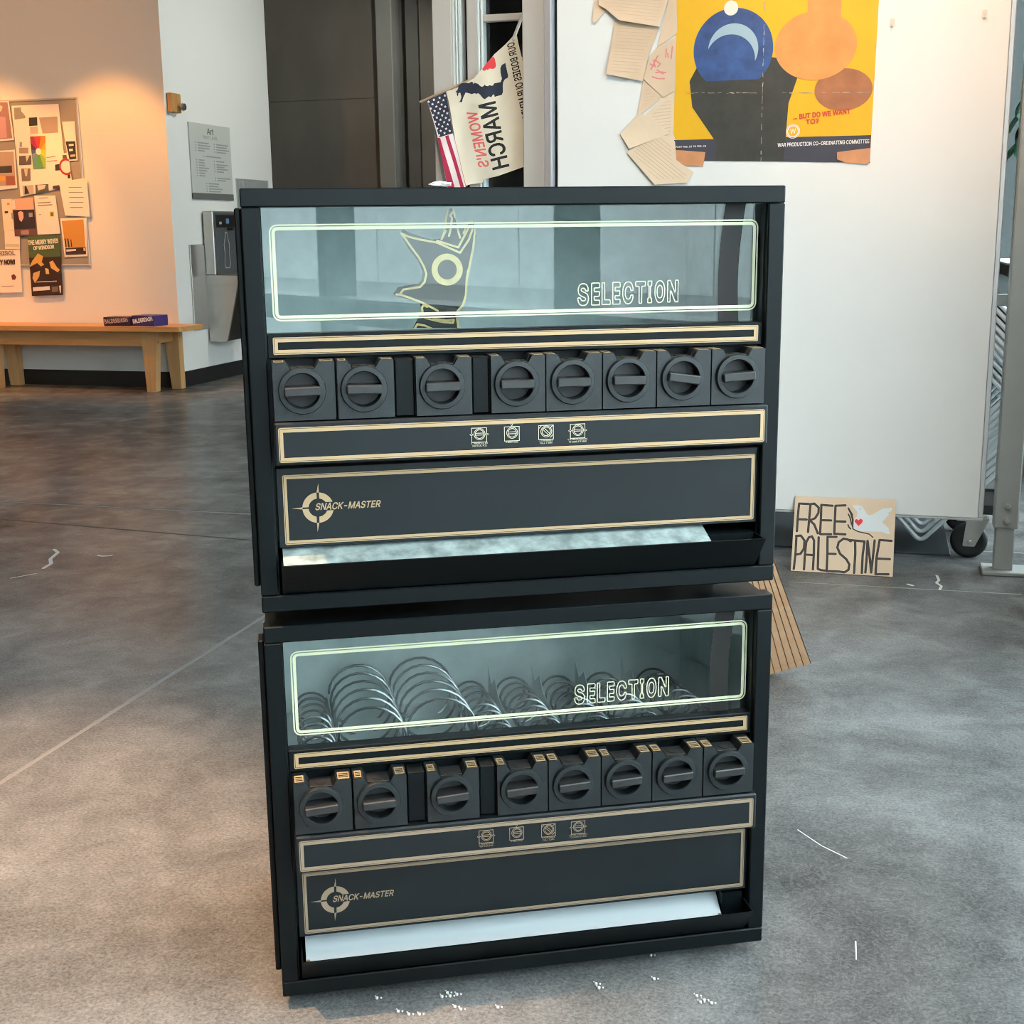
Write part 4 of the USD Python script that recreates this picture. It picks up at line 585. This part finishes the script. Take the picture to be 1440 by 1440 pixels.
# frame of tall posts and dark glass left of the board
gs = thing('glazed_screen', 'tall taupe and white framed screen with dark glass, left of the white board', 'screen', (-.95, 3.2, 0))
G_ = lambda *a, c=.003: move(bx(*a, c), .95, -3.2, 0)
H_ = 3.3
obj('post', G_(-1.207, -1.129, 3.16, 3.26, 0, H_), M['post_tan'], gs); obj('post_strip', [G_(-1.129, -1.115, 3.165, 3.25, 0, H_), G_(-1.113, -1.106, 3.158, 3.25, 0, H_), G_(-1.104, -1.091, 3.165, 3.25, 0, H_)], M['post_white'], gs)
obj('post', G_(-1.068, -1.028, 3.16, 3.24, 0, H_), M['post_tan'], gs); obj('post_strip', [G_(-1.028, -1.017, 3.16, 3.24, 0, H_), G_(-1.015, -1.005, 3.165, 3.24, 0, H_)], M['post_white'], gs)
obj('post', G_(-.805, -.724, 3.0, 3.08, 0, H_), M['post_tan'], gs); obj('post_strip', G_(-.724, -.697, 3.0, 3.07, 0, H_), M['post_lilac'], gs)
for z0, z1 in ((1.984, 2.010), (.95, .98), (2.7, 2.73)): obj('glazing_bar', G_(-1.005, -.80, 3.17, 3.20, z0, z1), M['post_tan'], gs)
for z0, z1 in ((1.895, 1.925), (1.86, 1.872), (1.63, 1.66)): obj('inner_bar', G_(-1.13, -.50, 3.36, 3.38, z0, z1), M['concrete3'], gs)
obj('dark_pane', G_(-1.005, -.805, 3.215, 3.221, 0.02, H_, c=0), M['dark_glass'], gs); obj('dark_pane', G_(-1.091, -1.068, 3.215, 3.221, 0.02, H_, c=0), M['dark_glass'], gs); obj('dark_pane', G_(-.70, -.62, 3.06, 3.066, .02, H_, c=0), M['dark_glass'], gs)
obj('back_panel', G_(-1.12, -.45, 3.42, 3.45, 0, H_, c=0), M['dark_room'], gs)

# the two flags
def ripple(m, vref, amp=.012):
    m = m.subdivide_to_size(.02); v = m.vertices.copy()
    v[:, 1] += amp * np.sin(v[:, 0] * 26 + v[:, 2] * 7) + .4 * amp * np.sin(v[:, 0] * 55 - v[:, 2] * 13); m.vertices = v; return m
bl = (-.95, 3.13, 1.4)
bn = thing('banner_flag', 'cream march banner seen from its back, tied between the posts, mirrored lettering', 'flag', bl)
FB = lambda poly, k: move(ripple(front(poly, 3.13 - k * .0008, .0004), 3.13, .006), *[-q for q in bl])
bpoly = Polygon(DATA['banner'])
obj('cloth', FB(bpoly, 0), M['flag_cream'], bn, smooth=60)
obj('navy_profiles', FB(Polygon(DATA['navy']).buffer(0), 1), M['flag_navy'], bn, 'dark navy profile shapes', 60)
obj('red_shape', FB(Polygon(DATA['red']).buffer(0).intersection(bpoly), 1), M['flag_red'], bn, 'red shape at the top edge', 60)
for t_, k_, m_, nm in (('MARCH', 'march', 'flag_black', 'black_lettering'), ("WOMEN'S", 'women', 'flag_coral', 'red_lettering'), ('OUR BODIES OUR MINDS', 'bodies', 'flag_black', 'motto_lettering')):
    o_, e_, tp_ = DATA[k_]
    obj(nm, FB(text_on(t_, o_, e_, tp_, True).intersection(bpoly.buffer(.0)), 1), M[m_], bn, None, 60)
a_, b_ = DATA['white_stick']
obj('stick', move(tube([(a_[0], 3.126, a_[1]), (b_[0], 3.10, b_[1]), (b_[0] + .02, 3.082, b_[1] + .04)], .006, 8), *[-q for q in bl]), M['stick_white'], bn)
ul = (-1.1, 3.11, 1.4)
us = thing('small_flag', 'small stars and stripes flag hanging on a wooden stick in front of the banner', 'flag', ul)
FU = lambda poly, k: move(ripple(front(poly, 3.112 - k * .0008, .0004), 3.112, .006), *[-q for q in ul])
upoly = Polygon(DATA['us'])
obj('cloth', FU(upoly, 0), M['flag_white'], us, smooth=60)
obj('canton', FU(Polygon(DATA['canton']), 1), M['flag_navy'], us, 'navy field of the flag', 60)
for s_ in DATA['stripes']: obj('stripe', FU(Polygon(s_).buffer(0), 1), M['stripe_red'], us, 'red stripe', 60)
def star(c, r): return Polygon([(c[0] + (r if k % 2 == 0 else r * .55) * math.sin(k * math.pi / 5), c[1] + (r if k % 2 == 0 else r * .55) * math.cos(k * math.pi / 5)) for k in range(10)])
obj('stars', FU(unary_union([star(c, .0054) for c in DATA['stars']]), 2), M['flag_white'], us, 'white stars')
a_, b_, c_ = DATA['wood_stick']
obj('stick', move(tube([(a_[0], 3.145, a_[1]), (b_[0], 3.145, b_[1] + .002), (c_[0], 3.15, c_[1])], .0045, 8), *[-q for q in ul]), M['stick'], us)

# wooden planks fanned out behind the machines
pdir = np.array(at_m(.593, .462, .535)) - np.array(at_m(1.052, 1.294, 0)); pl = np.linalg.norm(pdir); pdir /= pl
for k in range(6):
    base = np.array(at_m(1.052 - k * .0255, 1.294 - k * .004, 0))
    top = np.array(at_m(.575 - k * .012, .470, .57))
    d = top - base; d /= np.linalg.norm(d)
    wx = np.array([*at_m(1, .12, 0)]); wx -= d * (wx @ d); wx /= np.linalg.norm(wx); nn = np.cross(wx, d)
    m = bx(-.12, -.002, -.003, .003, 0, 1.02, .0008); m2 = bx(-.002, 0, -.003, .003, 0, 1.02)
    B = np.stack([wx, nn, d], 1)
    lift = .004 + .009 * k
    for q in (m, m2): q.vertices = q.vertices @ B.T + nn * (lift if nn @ np.array(at_m(0, -1, 0)) > 0 else -lift)
    dz_ = -min(m.bounds[0][2], m2.bounds[0][2])
    for q in (m, m2): q.apply_translation([0, 0, dz_])
    t = thing('wood_plank', ['outermost light wood plank of the fan leaning behind the machines', 'second light wood plank from the right in the fan behind the machines', 'third light wood plank from the right in the fan behind the machines', 'fourth light wood plank from the right in the fan behind the machines', 'fifth light wood plank from the right in the fan behind the machines', 'last light wood plank of the fan, mostly hidden by the lower machine'][k], 'plank', tuple(base))
    obj('board', m, M['plank'], t); obj('edge', m2, M['plank_edge'], t, 'dark cut edge')

# stacked chairs on a dolly behind the board
dl = thing('chair_dolly', 'low chair dolly with a black rubber caster under the white board', 'dolly', (.62, 3.32, 0))
obj('deck', bx(-.32, .36, -.14, .17, .155, .175, .003), M['steel_blk'], dl); obj('rim', [bx(-.33, .37, -.155, -.14, .15, .185), bx(-.33, .37, .17, .185, .15, .185)], M['steel_blk'], dl)
for x, y in ((.24, -.22), (.24, .22), (-.26, -.10), (-.26, .22)):
    c = obj('caster', move(lathe([(0, -.016), (.03, -.016), (.048, -.020), (.060, -.016), (.066, -.008), (.066, .008), (.060, .016), (.048, .020), (.03, .016), (0, .016)], 36), x, y, .066), M['rubber'], dl, smooth=40)
    obj('fork', [mapped(ext(Polygon([(x - .016, .052), (x + .016, .052), (x + .060, .150), (x - .006, .150)]).buffer(.006), .003), FRONT, (0, y - .020, 0)), mapped(ext(Polygon([(x - .016, .052), (x + .016, .052), (x + .060, .150), (x - .006, .150)]).buffer(.006), .003), FRONT, (0, y + .023, 0)), bx(x - .012, x + .062, y - .024, y + .024, .146, .154, .001)], M['steel'], c)
    obj('axle', move(lathe([(0, 0), (.008, 0), (.006, .003), (0, .004)], 12), x, y - .0235, .064), M['steel'], c)
def chair():
    t = thing('stacking_chair', 'bottommost chrome chair of the tilted stack behind the white board', 'chair', (.69, 3.32, .045), 0, 'stacked chairs behind the board')
    for y in (-.20, .20):
        lp = rounded([(0, y, 0), (.40, y, .43), (.03, y, .80), (-.36, y, .40)], .028, 6, True)
        obj('side_frame', tube(lp, .0085, 8, True), M['chair_tube'], t)
    for p in ((.34, .37), (-.30, .335), (.08, .735)): obj('cross_bar', tube([(p[0], -.20, p[1]), (p[0], .20, p[1])], .007, 6), M['chair_tube'], t)
    obj('seat', mapped(ext(LineString([(.36, .50), (.08, .78)]).buffer(.008), .34), FRONT, (0, .17, 0)), M['chair_seat'], t)
    return t
c0 = chair()
ords = ['second', 'third', 'fourth', 'fifth', 'sixth', 'seventh', 'eighth', 'ninth', 'tenth']
for k in range(9): dup(c0, f'{ords[k]} chrome chair from the bottom of the tilted stack behind the white board' if k < 8 else 'topmost chrome chair of the tilted stack behind the white board', (.69 + .001 * k, 3.32, .045 + .030 * (k + 1)))

mt = obj('floor_shading', bx(-.45, .80, 3.10, 4.7, 0, .007, .002), M['mat']); tag(mt, 'added dark sheet standing in for the floor shade under the white board, behind the cardboard sign', 'mat')  # thin dark sheet added as painted shade beneath the board
# plant by the window
pn = thing('potted_plant', 'tall green broad-leaved plant by the window, behind the white board', 'plant', (1.13, 4.9, 0))
obj('pot', lathe([(0, 0), (.10, 0), (.125, .26), (.13, .28), (.11, .28), (.105, .25), (0, .25)], 28, 'z'), M['pot'], pn); obj('soil', lathe([(0, .25), (.106, .25), (.106, .255), (0, .257)], 20, 'z'), M['soil'], pn)
stem = [(0, 0, .25), (.01, .01, .8), (-.01, .02, 1.4), (.01, 0, 1.88)]
obj('stem', tube(rounded(stem, .15, 5), .012, 8), M['stem'], pn)
for k in range(14):
    a_ = k * 2.4 + .4; z = 1.60 + .28 * k / 16; L = .13 + .03 * rng.random(); dr = -.35 - .6 * rng.random()
    pts = [];
    for s in np.linspace(0, 1, 9):
        w = .034 * math.sin(math.pi * min(1, s * .95 + .03)) ** .7
        for q in (-1, -.5, 0, .5, 1): pts.append((s * L, q * w, -.010 * q * q * 2 + dr * (s * L) ** 2 * 3 + .02 * s))
    F = [(i * 5 + j, i * 5 + j + 1, i * 5 + j + 6, i * 5 + j + 5) for i in range(8) for j in range(4)]
    v = np.array(pts); v = v @ trimesh.transformations.rotation_matrix(.35 - dr * .8, [0, 1, 0])[:3, :3].T
    ca, sa = math.cos(a_), math.sin(a_); v = np.stack([v[:, 0] * ca - v[:, 1] * sa, v[:, 0] * sa + v[:, 1] * ca, v[:, 2] + z], 1)
    f = np.array(F); f = np.vstack([f[:, [0, 1, 2]], f[:, [0, 2, 3]]]); n0 = len(v)
    vv = np.vstack([v, v - [0, 0, .0015]]); ff = np.vstack([f, f[:, ::-1] + n0])
    obj('leaf', trimesh.Trimesh(vv, ff, process=False), M['leaf'], pn, smooth=True)

# ================================================================ left wall: bench, boxes, bulletin board
be = thing('bench', 'long light wood bench under the bulletin board', 'bench', (-5.7, 7.3, 0))
B_ = lambda m: move(m, 5.7, -7.3, 0)
top = ext(rrect(-6.72, -4.64, 7.12, 7.49, .03), .037)
obj('seat', B_(move(top, 0, 0, .474)), M['bench'], be)
obj('apron', B_(bx(-6.45, -4.98, 7.185, 7.21, .355, .474, .002)), M['bench'], be); obj('apron', B_(bx(-6.45, -4.9, 7.42, 7.445, .355, .474, .002)), M['bench'], be)
for x in (-6.45, -4.895): obj('end_rail', B_(bx(x - .012, x + .012, 7.2, 7.43, .38, .474, .002)), M['bench'], be)
for xt0, xt1, xb0, xb1, y in ((-5.024, -4.888, -5.004, -4.928, 7.18), (-4.965, -4.835, -4.917, -4.834, 7.41), (-6.46, -6.33, -6.43, -6.35, 7.18), (-6.47, -6.335, -6.418, -6.33, 7.41)):
    obj('leg', B_(mapped(ext(Polygon([(xb0, 0), (xb1, 0), (xt1, .473), (xt0, .473)]), .07), FRONT, (0, y + .07, 0))), M['bench_leg'], be)
def game_box(x, y, rz, w, h, d, mname, label, tilt):
    t = thing('game_box', label, 'box', (x, y, .511), rz)
    obj('lid', bx(-w / 2, w / 2, -d / 2, d / 2, .012, h, .003), M[mname], t); obj('tray', bx(-w / 2 + .003, w / 2 - .003, -d / 2 + .003, d / 2 - .003, 0, .012), M[mname], t)
    obj('lettering', front(text_on('BALDERDASH', (-w / 2 + .012, .020), (w / 2 - .012, .020 + tilt), (-w / 2 + .007, .020 + .030)).buffer(.0008), -d / 2 - .0002, .0004), M['box_white'] if mname == 'purple' else ink((.5, .36, .34)), t)
game_box(-5.232, 7.26, 1.5, .225, .070, .17, 'purple_dk', 'dark purple game box on the bench, the left of the two', .016)
game_box(-4.995, 7.28, -9, .215, .082, .17, 'purple', 'brighter purple game box on the right end of the bench', .026)

bd = thing('bulletin_board', 'grey felt bulletin board crowded with flyers on the warm lit wall', 'board', (-6.6, V0, .97))
K_ = lambda m: move(m, 6.6, -V0, -.97)
obj('felt', K_(bx(-7.6, -5.64, V0 - .012, V0 - .001, .975, 2.262)), M['cork'], bd)
for z0, z1 in ((.968, .984), (2.252, 2.268)): obj('frame_bar', K_(bx(-7.61, -5.625, V0 - .018, V0 - .001, z0, z1, .003)), M['alu'], bd)
for x0, x1 in ((-7.61, -7.594), (-5.642, -5.624)): obj('frame_bar', K_(bx(x0, x1, V0 - .018, V0 - .001, .984, 2.252, .003)), M['alu'], bd)
FLY = {'pink': 'framed mauve and brown print at the top left of the bulletin board', 'shelf': 'framed picture of dark shelves at the left of the bulletin board', 'news': 'large pale newsletter page with many small photographs on the bulletin board', 'narrow': 'narrow pale flyer with a black block at the top right of the bulletin board',
       'ring': 'pale flyer with a red ring and black squares on the bulletin board', 'letter': 'pale lettered page overhanging the right frame of the bulletin board', 'orange': 'orange poster with dark figures at the right bottom of the bulletin board', 'green': 'green theatre poster with golden figures below the bulletin board',
       'portrait': 'flyer with a dark portrait photograph and pink top on the bulletin board', 'page': 'pale page with a small yellow square on the bulletin board', 'list': 'tall cream leaflet left of the dark portrait flyer', 'slip': 'small cream slip below the tall leaflet', 'apply': 'pale bold-lettered flyer at the lower left of the bulletin board'}
lev = {'news': 0, 'narrow': 0, 'pink': 0, 'shelf': 0, 'ring': 1, 'letter': 2, 'list': 0, 'portrait': 2, 'page': 1, 'slip': 1, 'apply': 0, 'orange': 0, 'green': 2}
for n_, q, c, prints in DATA['flyers']:
    po = Polygon(q); cx, cz = po.centroid.x, po.centroid.y; y0 = V0 - .0195 - lev[n_] * .004
    t = thing('flyer', FLY[n_], 'flyer', (cx, y0, cz))
    Q = lambda poly, k: move(front(poly, -.0002 - k * .0007, .0005), -cx, 0, -cz)
    obj('sheet', Q(po, 0), ink(c), t)
    for k, (pq, pc) in enumerate(prints):
        g = Polygon(pq).buffer(0).intersection(po)
        if g.area > 1e-6: obj('print_block', Q(g, 1 + (k if k > 0 else 0) * .4), ink(pc), t)
    if n_ == 'news':
        wq = np.array(DATA['wheel']); cc = np.array(DATA['wheel_c'][0]); rad = abs(DATA['wheel_c'][1][0] - DATA['wheel_c'][0][0])
        cols = [(.75, .22, .03), (.85, .38, .02), (.85, .55, .03), (.7, .6, .06), (.3, .45, .06), (.1, .33, .09), (.12, .3, .25), (.2, .28, .35), (.08, .1, .22), (.1, .03, .12), (.35, .03, .1), (.7, .05, .05)]
        wp = Polygon(wq)
        for k in range(12):
            a0, a1 = math.pi / 2 - .26 - k * math.pi / 6, math.pi / 2 - .26 - (k + 1) * math.pi / 6
            tri = Polygon([cc, cc + np.array([math.cos(a0), math.sin(a0)]), cc + np.array([math.cos(a1), math.sin(a1)])]).intersection(wp)
            if tri.area > 1e-6: obj('colour_wedge', Q(tri, 9), ink(cols[k]), t)
        obj('wheel_hub', Q(Point(cc).buffer(rad), 11), ink((.82, .78, .74)), t)
    if n_ == 'ring':
        c3, r1, r2 = [np.array(x) for x in DATA['ringc']]
        obj('red_ring', Q(Point(c3).buffer(np.linalg.norm(r1 - c3)).difference(Point(c3).buffer(np.linalg.norm(r2 - c3))).intersection(po), 5), ink((.4, .04, .05)), t)
    if n_ == 'green':
        d6 = DATA['merry']
        tx = unary_union([text_on('THE MERRY WIVES', d6[0], d6[1], d6[2]), text_on('OF WINDSOR', d6[3], d6[4], d6[5])]).buffer(.0012)
        obj('title_lettering', Q(tx, 6), ink((.75, .75, .62)), t)
    if n_ == 'apply':
        for kk, tt in (('apply_t', 'APPLY NOW!'),): obj('bold_lettering', Q(text_on(tt, *DATA[kk]).buffer(.002).intersection(po), 6), ink((.05, .03, .03)), t)
        tt = text_on('MARISOL', *DATA['apply_t2']).buffer(.001).intersection(po); obj('grey_lettering', Q(tt, 6), ink((.3, .25, .22)), t)

# ================================================================ white side wall: directory, wooden block, fountain
def side_thing(name, label, cat, v, z): return thing(name, label, cat, (U0, v, z))
dv = DATA['dir']; v0, v1, z0, z1 = 7.832, 8.524, 1.495, 2.085
ds = side_thing('directory_sign', 'grey wall directory plate headed Art, dark strip along its foot', 'sign', v0, z0)
obj('plate', bx(.001, .012, 0, v1 - v0, .03, z1 - z0, .002), M['sign_grey'], ds); obj('foot_strip', bx(.001, .016, 0, v1 - v0, -.010, .040, .002), M['sign_ink'], ds)
SD = lambda poly: side(poly, .0121, .0004)
w = v1 - v0; hh = z1 - z0
obj('heading', SD(text_on('Art', (w * .42, hh * .865), (w * .58, hh * .865), (w * .42, hh * .945))), M['sign_ink'], ds); obj('subheading', SD(text_on('FIRST LEVEL', (w * .31, hh * .80), (w * .68, hh * .80), (w * .31, hh * .84))), M['grey_print'], ds)
rows = []
for x, zs, ls in ((.12, (.73, .695, .66, .625), (.33, .36, .34, .22)), (.57, (.73, .695, .66, .625), (.36, .32, .38, .3)), (.30, (.555,), (.44,)), (.12, (.50, .465, .43, .395, .36, .325, .29), (.2, .2, .21, .3, .25, .2, .2)), (.55, (.50, .455, .425, .395, .36, .27, .24), (.26, .35, .26, .34, .24, .4, .28)), (.33, (.19, .155, .12, .085), (.32, .3, .4, .36))):
    for zz, ll in zip(zs, ls): rows += [sbox(w * x, hh * zz, w * (x + .025), hh * (zz + .018)), sbox(w * (x + .06), hh * zz, w * (x + ll), hh * (zz + .018))]
obj('listing_lines', SD(unary_union(rows)), M['grey_print'], ds)
wk = side_thing('wall_block', 'small wooden wall block with a shiny round knob, above the directory plate', 'bracket', 7.53, 2.132)
obj('block', bx(.001, .045, 0, .145, 0, .145, .005), M['oak'], wk)
obj('knob', move(lathe([(0, 0), (.012, 0), (.012, .02), (.026, .024), (.032, .036), (.026, .048), (0, .052)], 24, 'x'), .045, .112, .045), M['chrome'], wk)
wpn = side_thing('wall_panel', 'pair of low grey panels on the white wall beyond the fountain', 'panel', 8.62, 1.1)
obj('frame', bx(.001, .008, -.02, .60, 0, .572, .002), M['board_edge'], wpn)
for a_, b_ in ((0, .085), (.13, .56)): obj('grey_panel', bx(.008, .016, a_, b_, .02, .555, .002), M['post'], wpn)
wf = side_thing('drinking_fountain', 'stainless wall drinking fountain with a grey bottle filler above', 'drinking fountain', 7.96, .33)
F_ = lambda m: move(m, 0, -7.96, -.33)
obj('back_plate', F_(bx(.001, .014, 7.73, 8.62, .44, 1.125, .002)), M['steel'], wf)
obj('filler_body', F_(bx(.014, .105, 7.96, 8.44, .875, 1.39, .006)), M['steel'], wf)
ff = obj('filler_face', F_(bx(.105, .110, 7.985, 8.425, .885, 1.375, .002)), M['steel_dk'], wf)
obj('control_strip', F_(bx(.110, .114, 8.0, 8.41, 1.26, 1.36, .001)), M['steel_blk'], ff)
obj('indicator', F_(bx(.114, .116, 8.17, 8.22, 1.29, 1.33)), ink((.12, .22, .38)), ff); obj('sensor', F_(bx(.114, .116, 8.05, 8.09, 1.285, 1.305)), M['alu'], ff)
bo = Polygon([(8.13, .93), (8.20, .93), (8.215, .96), (8.205, 1.05), (8.215, 1.12), (8.185, 1.19), (8.18, 1.22), (8.155, 1.22), (8.15, 1.19), (8.12, 1.12), (8.13, 1.05), (8.118, .96)]).buffer(.004)
obj('bottle_outline', F_(side(bo.difference(bo.buffer(-.008)), .1101, .001)), M['alu'], ff); obj('spout', F_(lathe([(0, 0), (.012, 0), (.012, .05), (0, .05)], 12, 'x').apply_translation((.11, 8.2, 1.245))), M['steel_blk'], ff)
prof = Polygon([(.014, .80), (.30, .80), (.33, .815), (.33, .868), (.014, .875)])
obj('basin', F_(mapped(ext(prof, .44), np.array([[1, 0, 0], [0, 0, 1], [0, 1, 0]]), (0, 7.955, 0))), M['steel'], wf, smooth=False)
obj('basin_side', F_(mapped(ext(Polygon([(.014, .33), (.165, .33), (.175, .345), (.295, .80), (.014, .80)]), .02), np.array([[1, 0, 0], [0, 0, 1], [0, 1, 0]]), (0, 7.965, 0))), M['steel'], wf, smooth=False)
obj('lower_cover', F_(mapped(ext(Polygon([(.014, .335), (.160, .335), (.285, .80), (.014, .80)]), .39), np.array([[1, 0, 0], [0, 0, 1], [0, 1, 0]]), (0, 7.985, 0))), M['steel_blk'], wf, smooth=False)
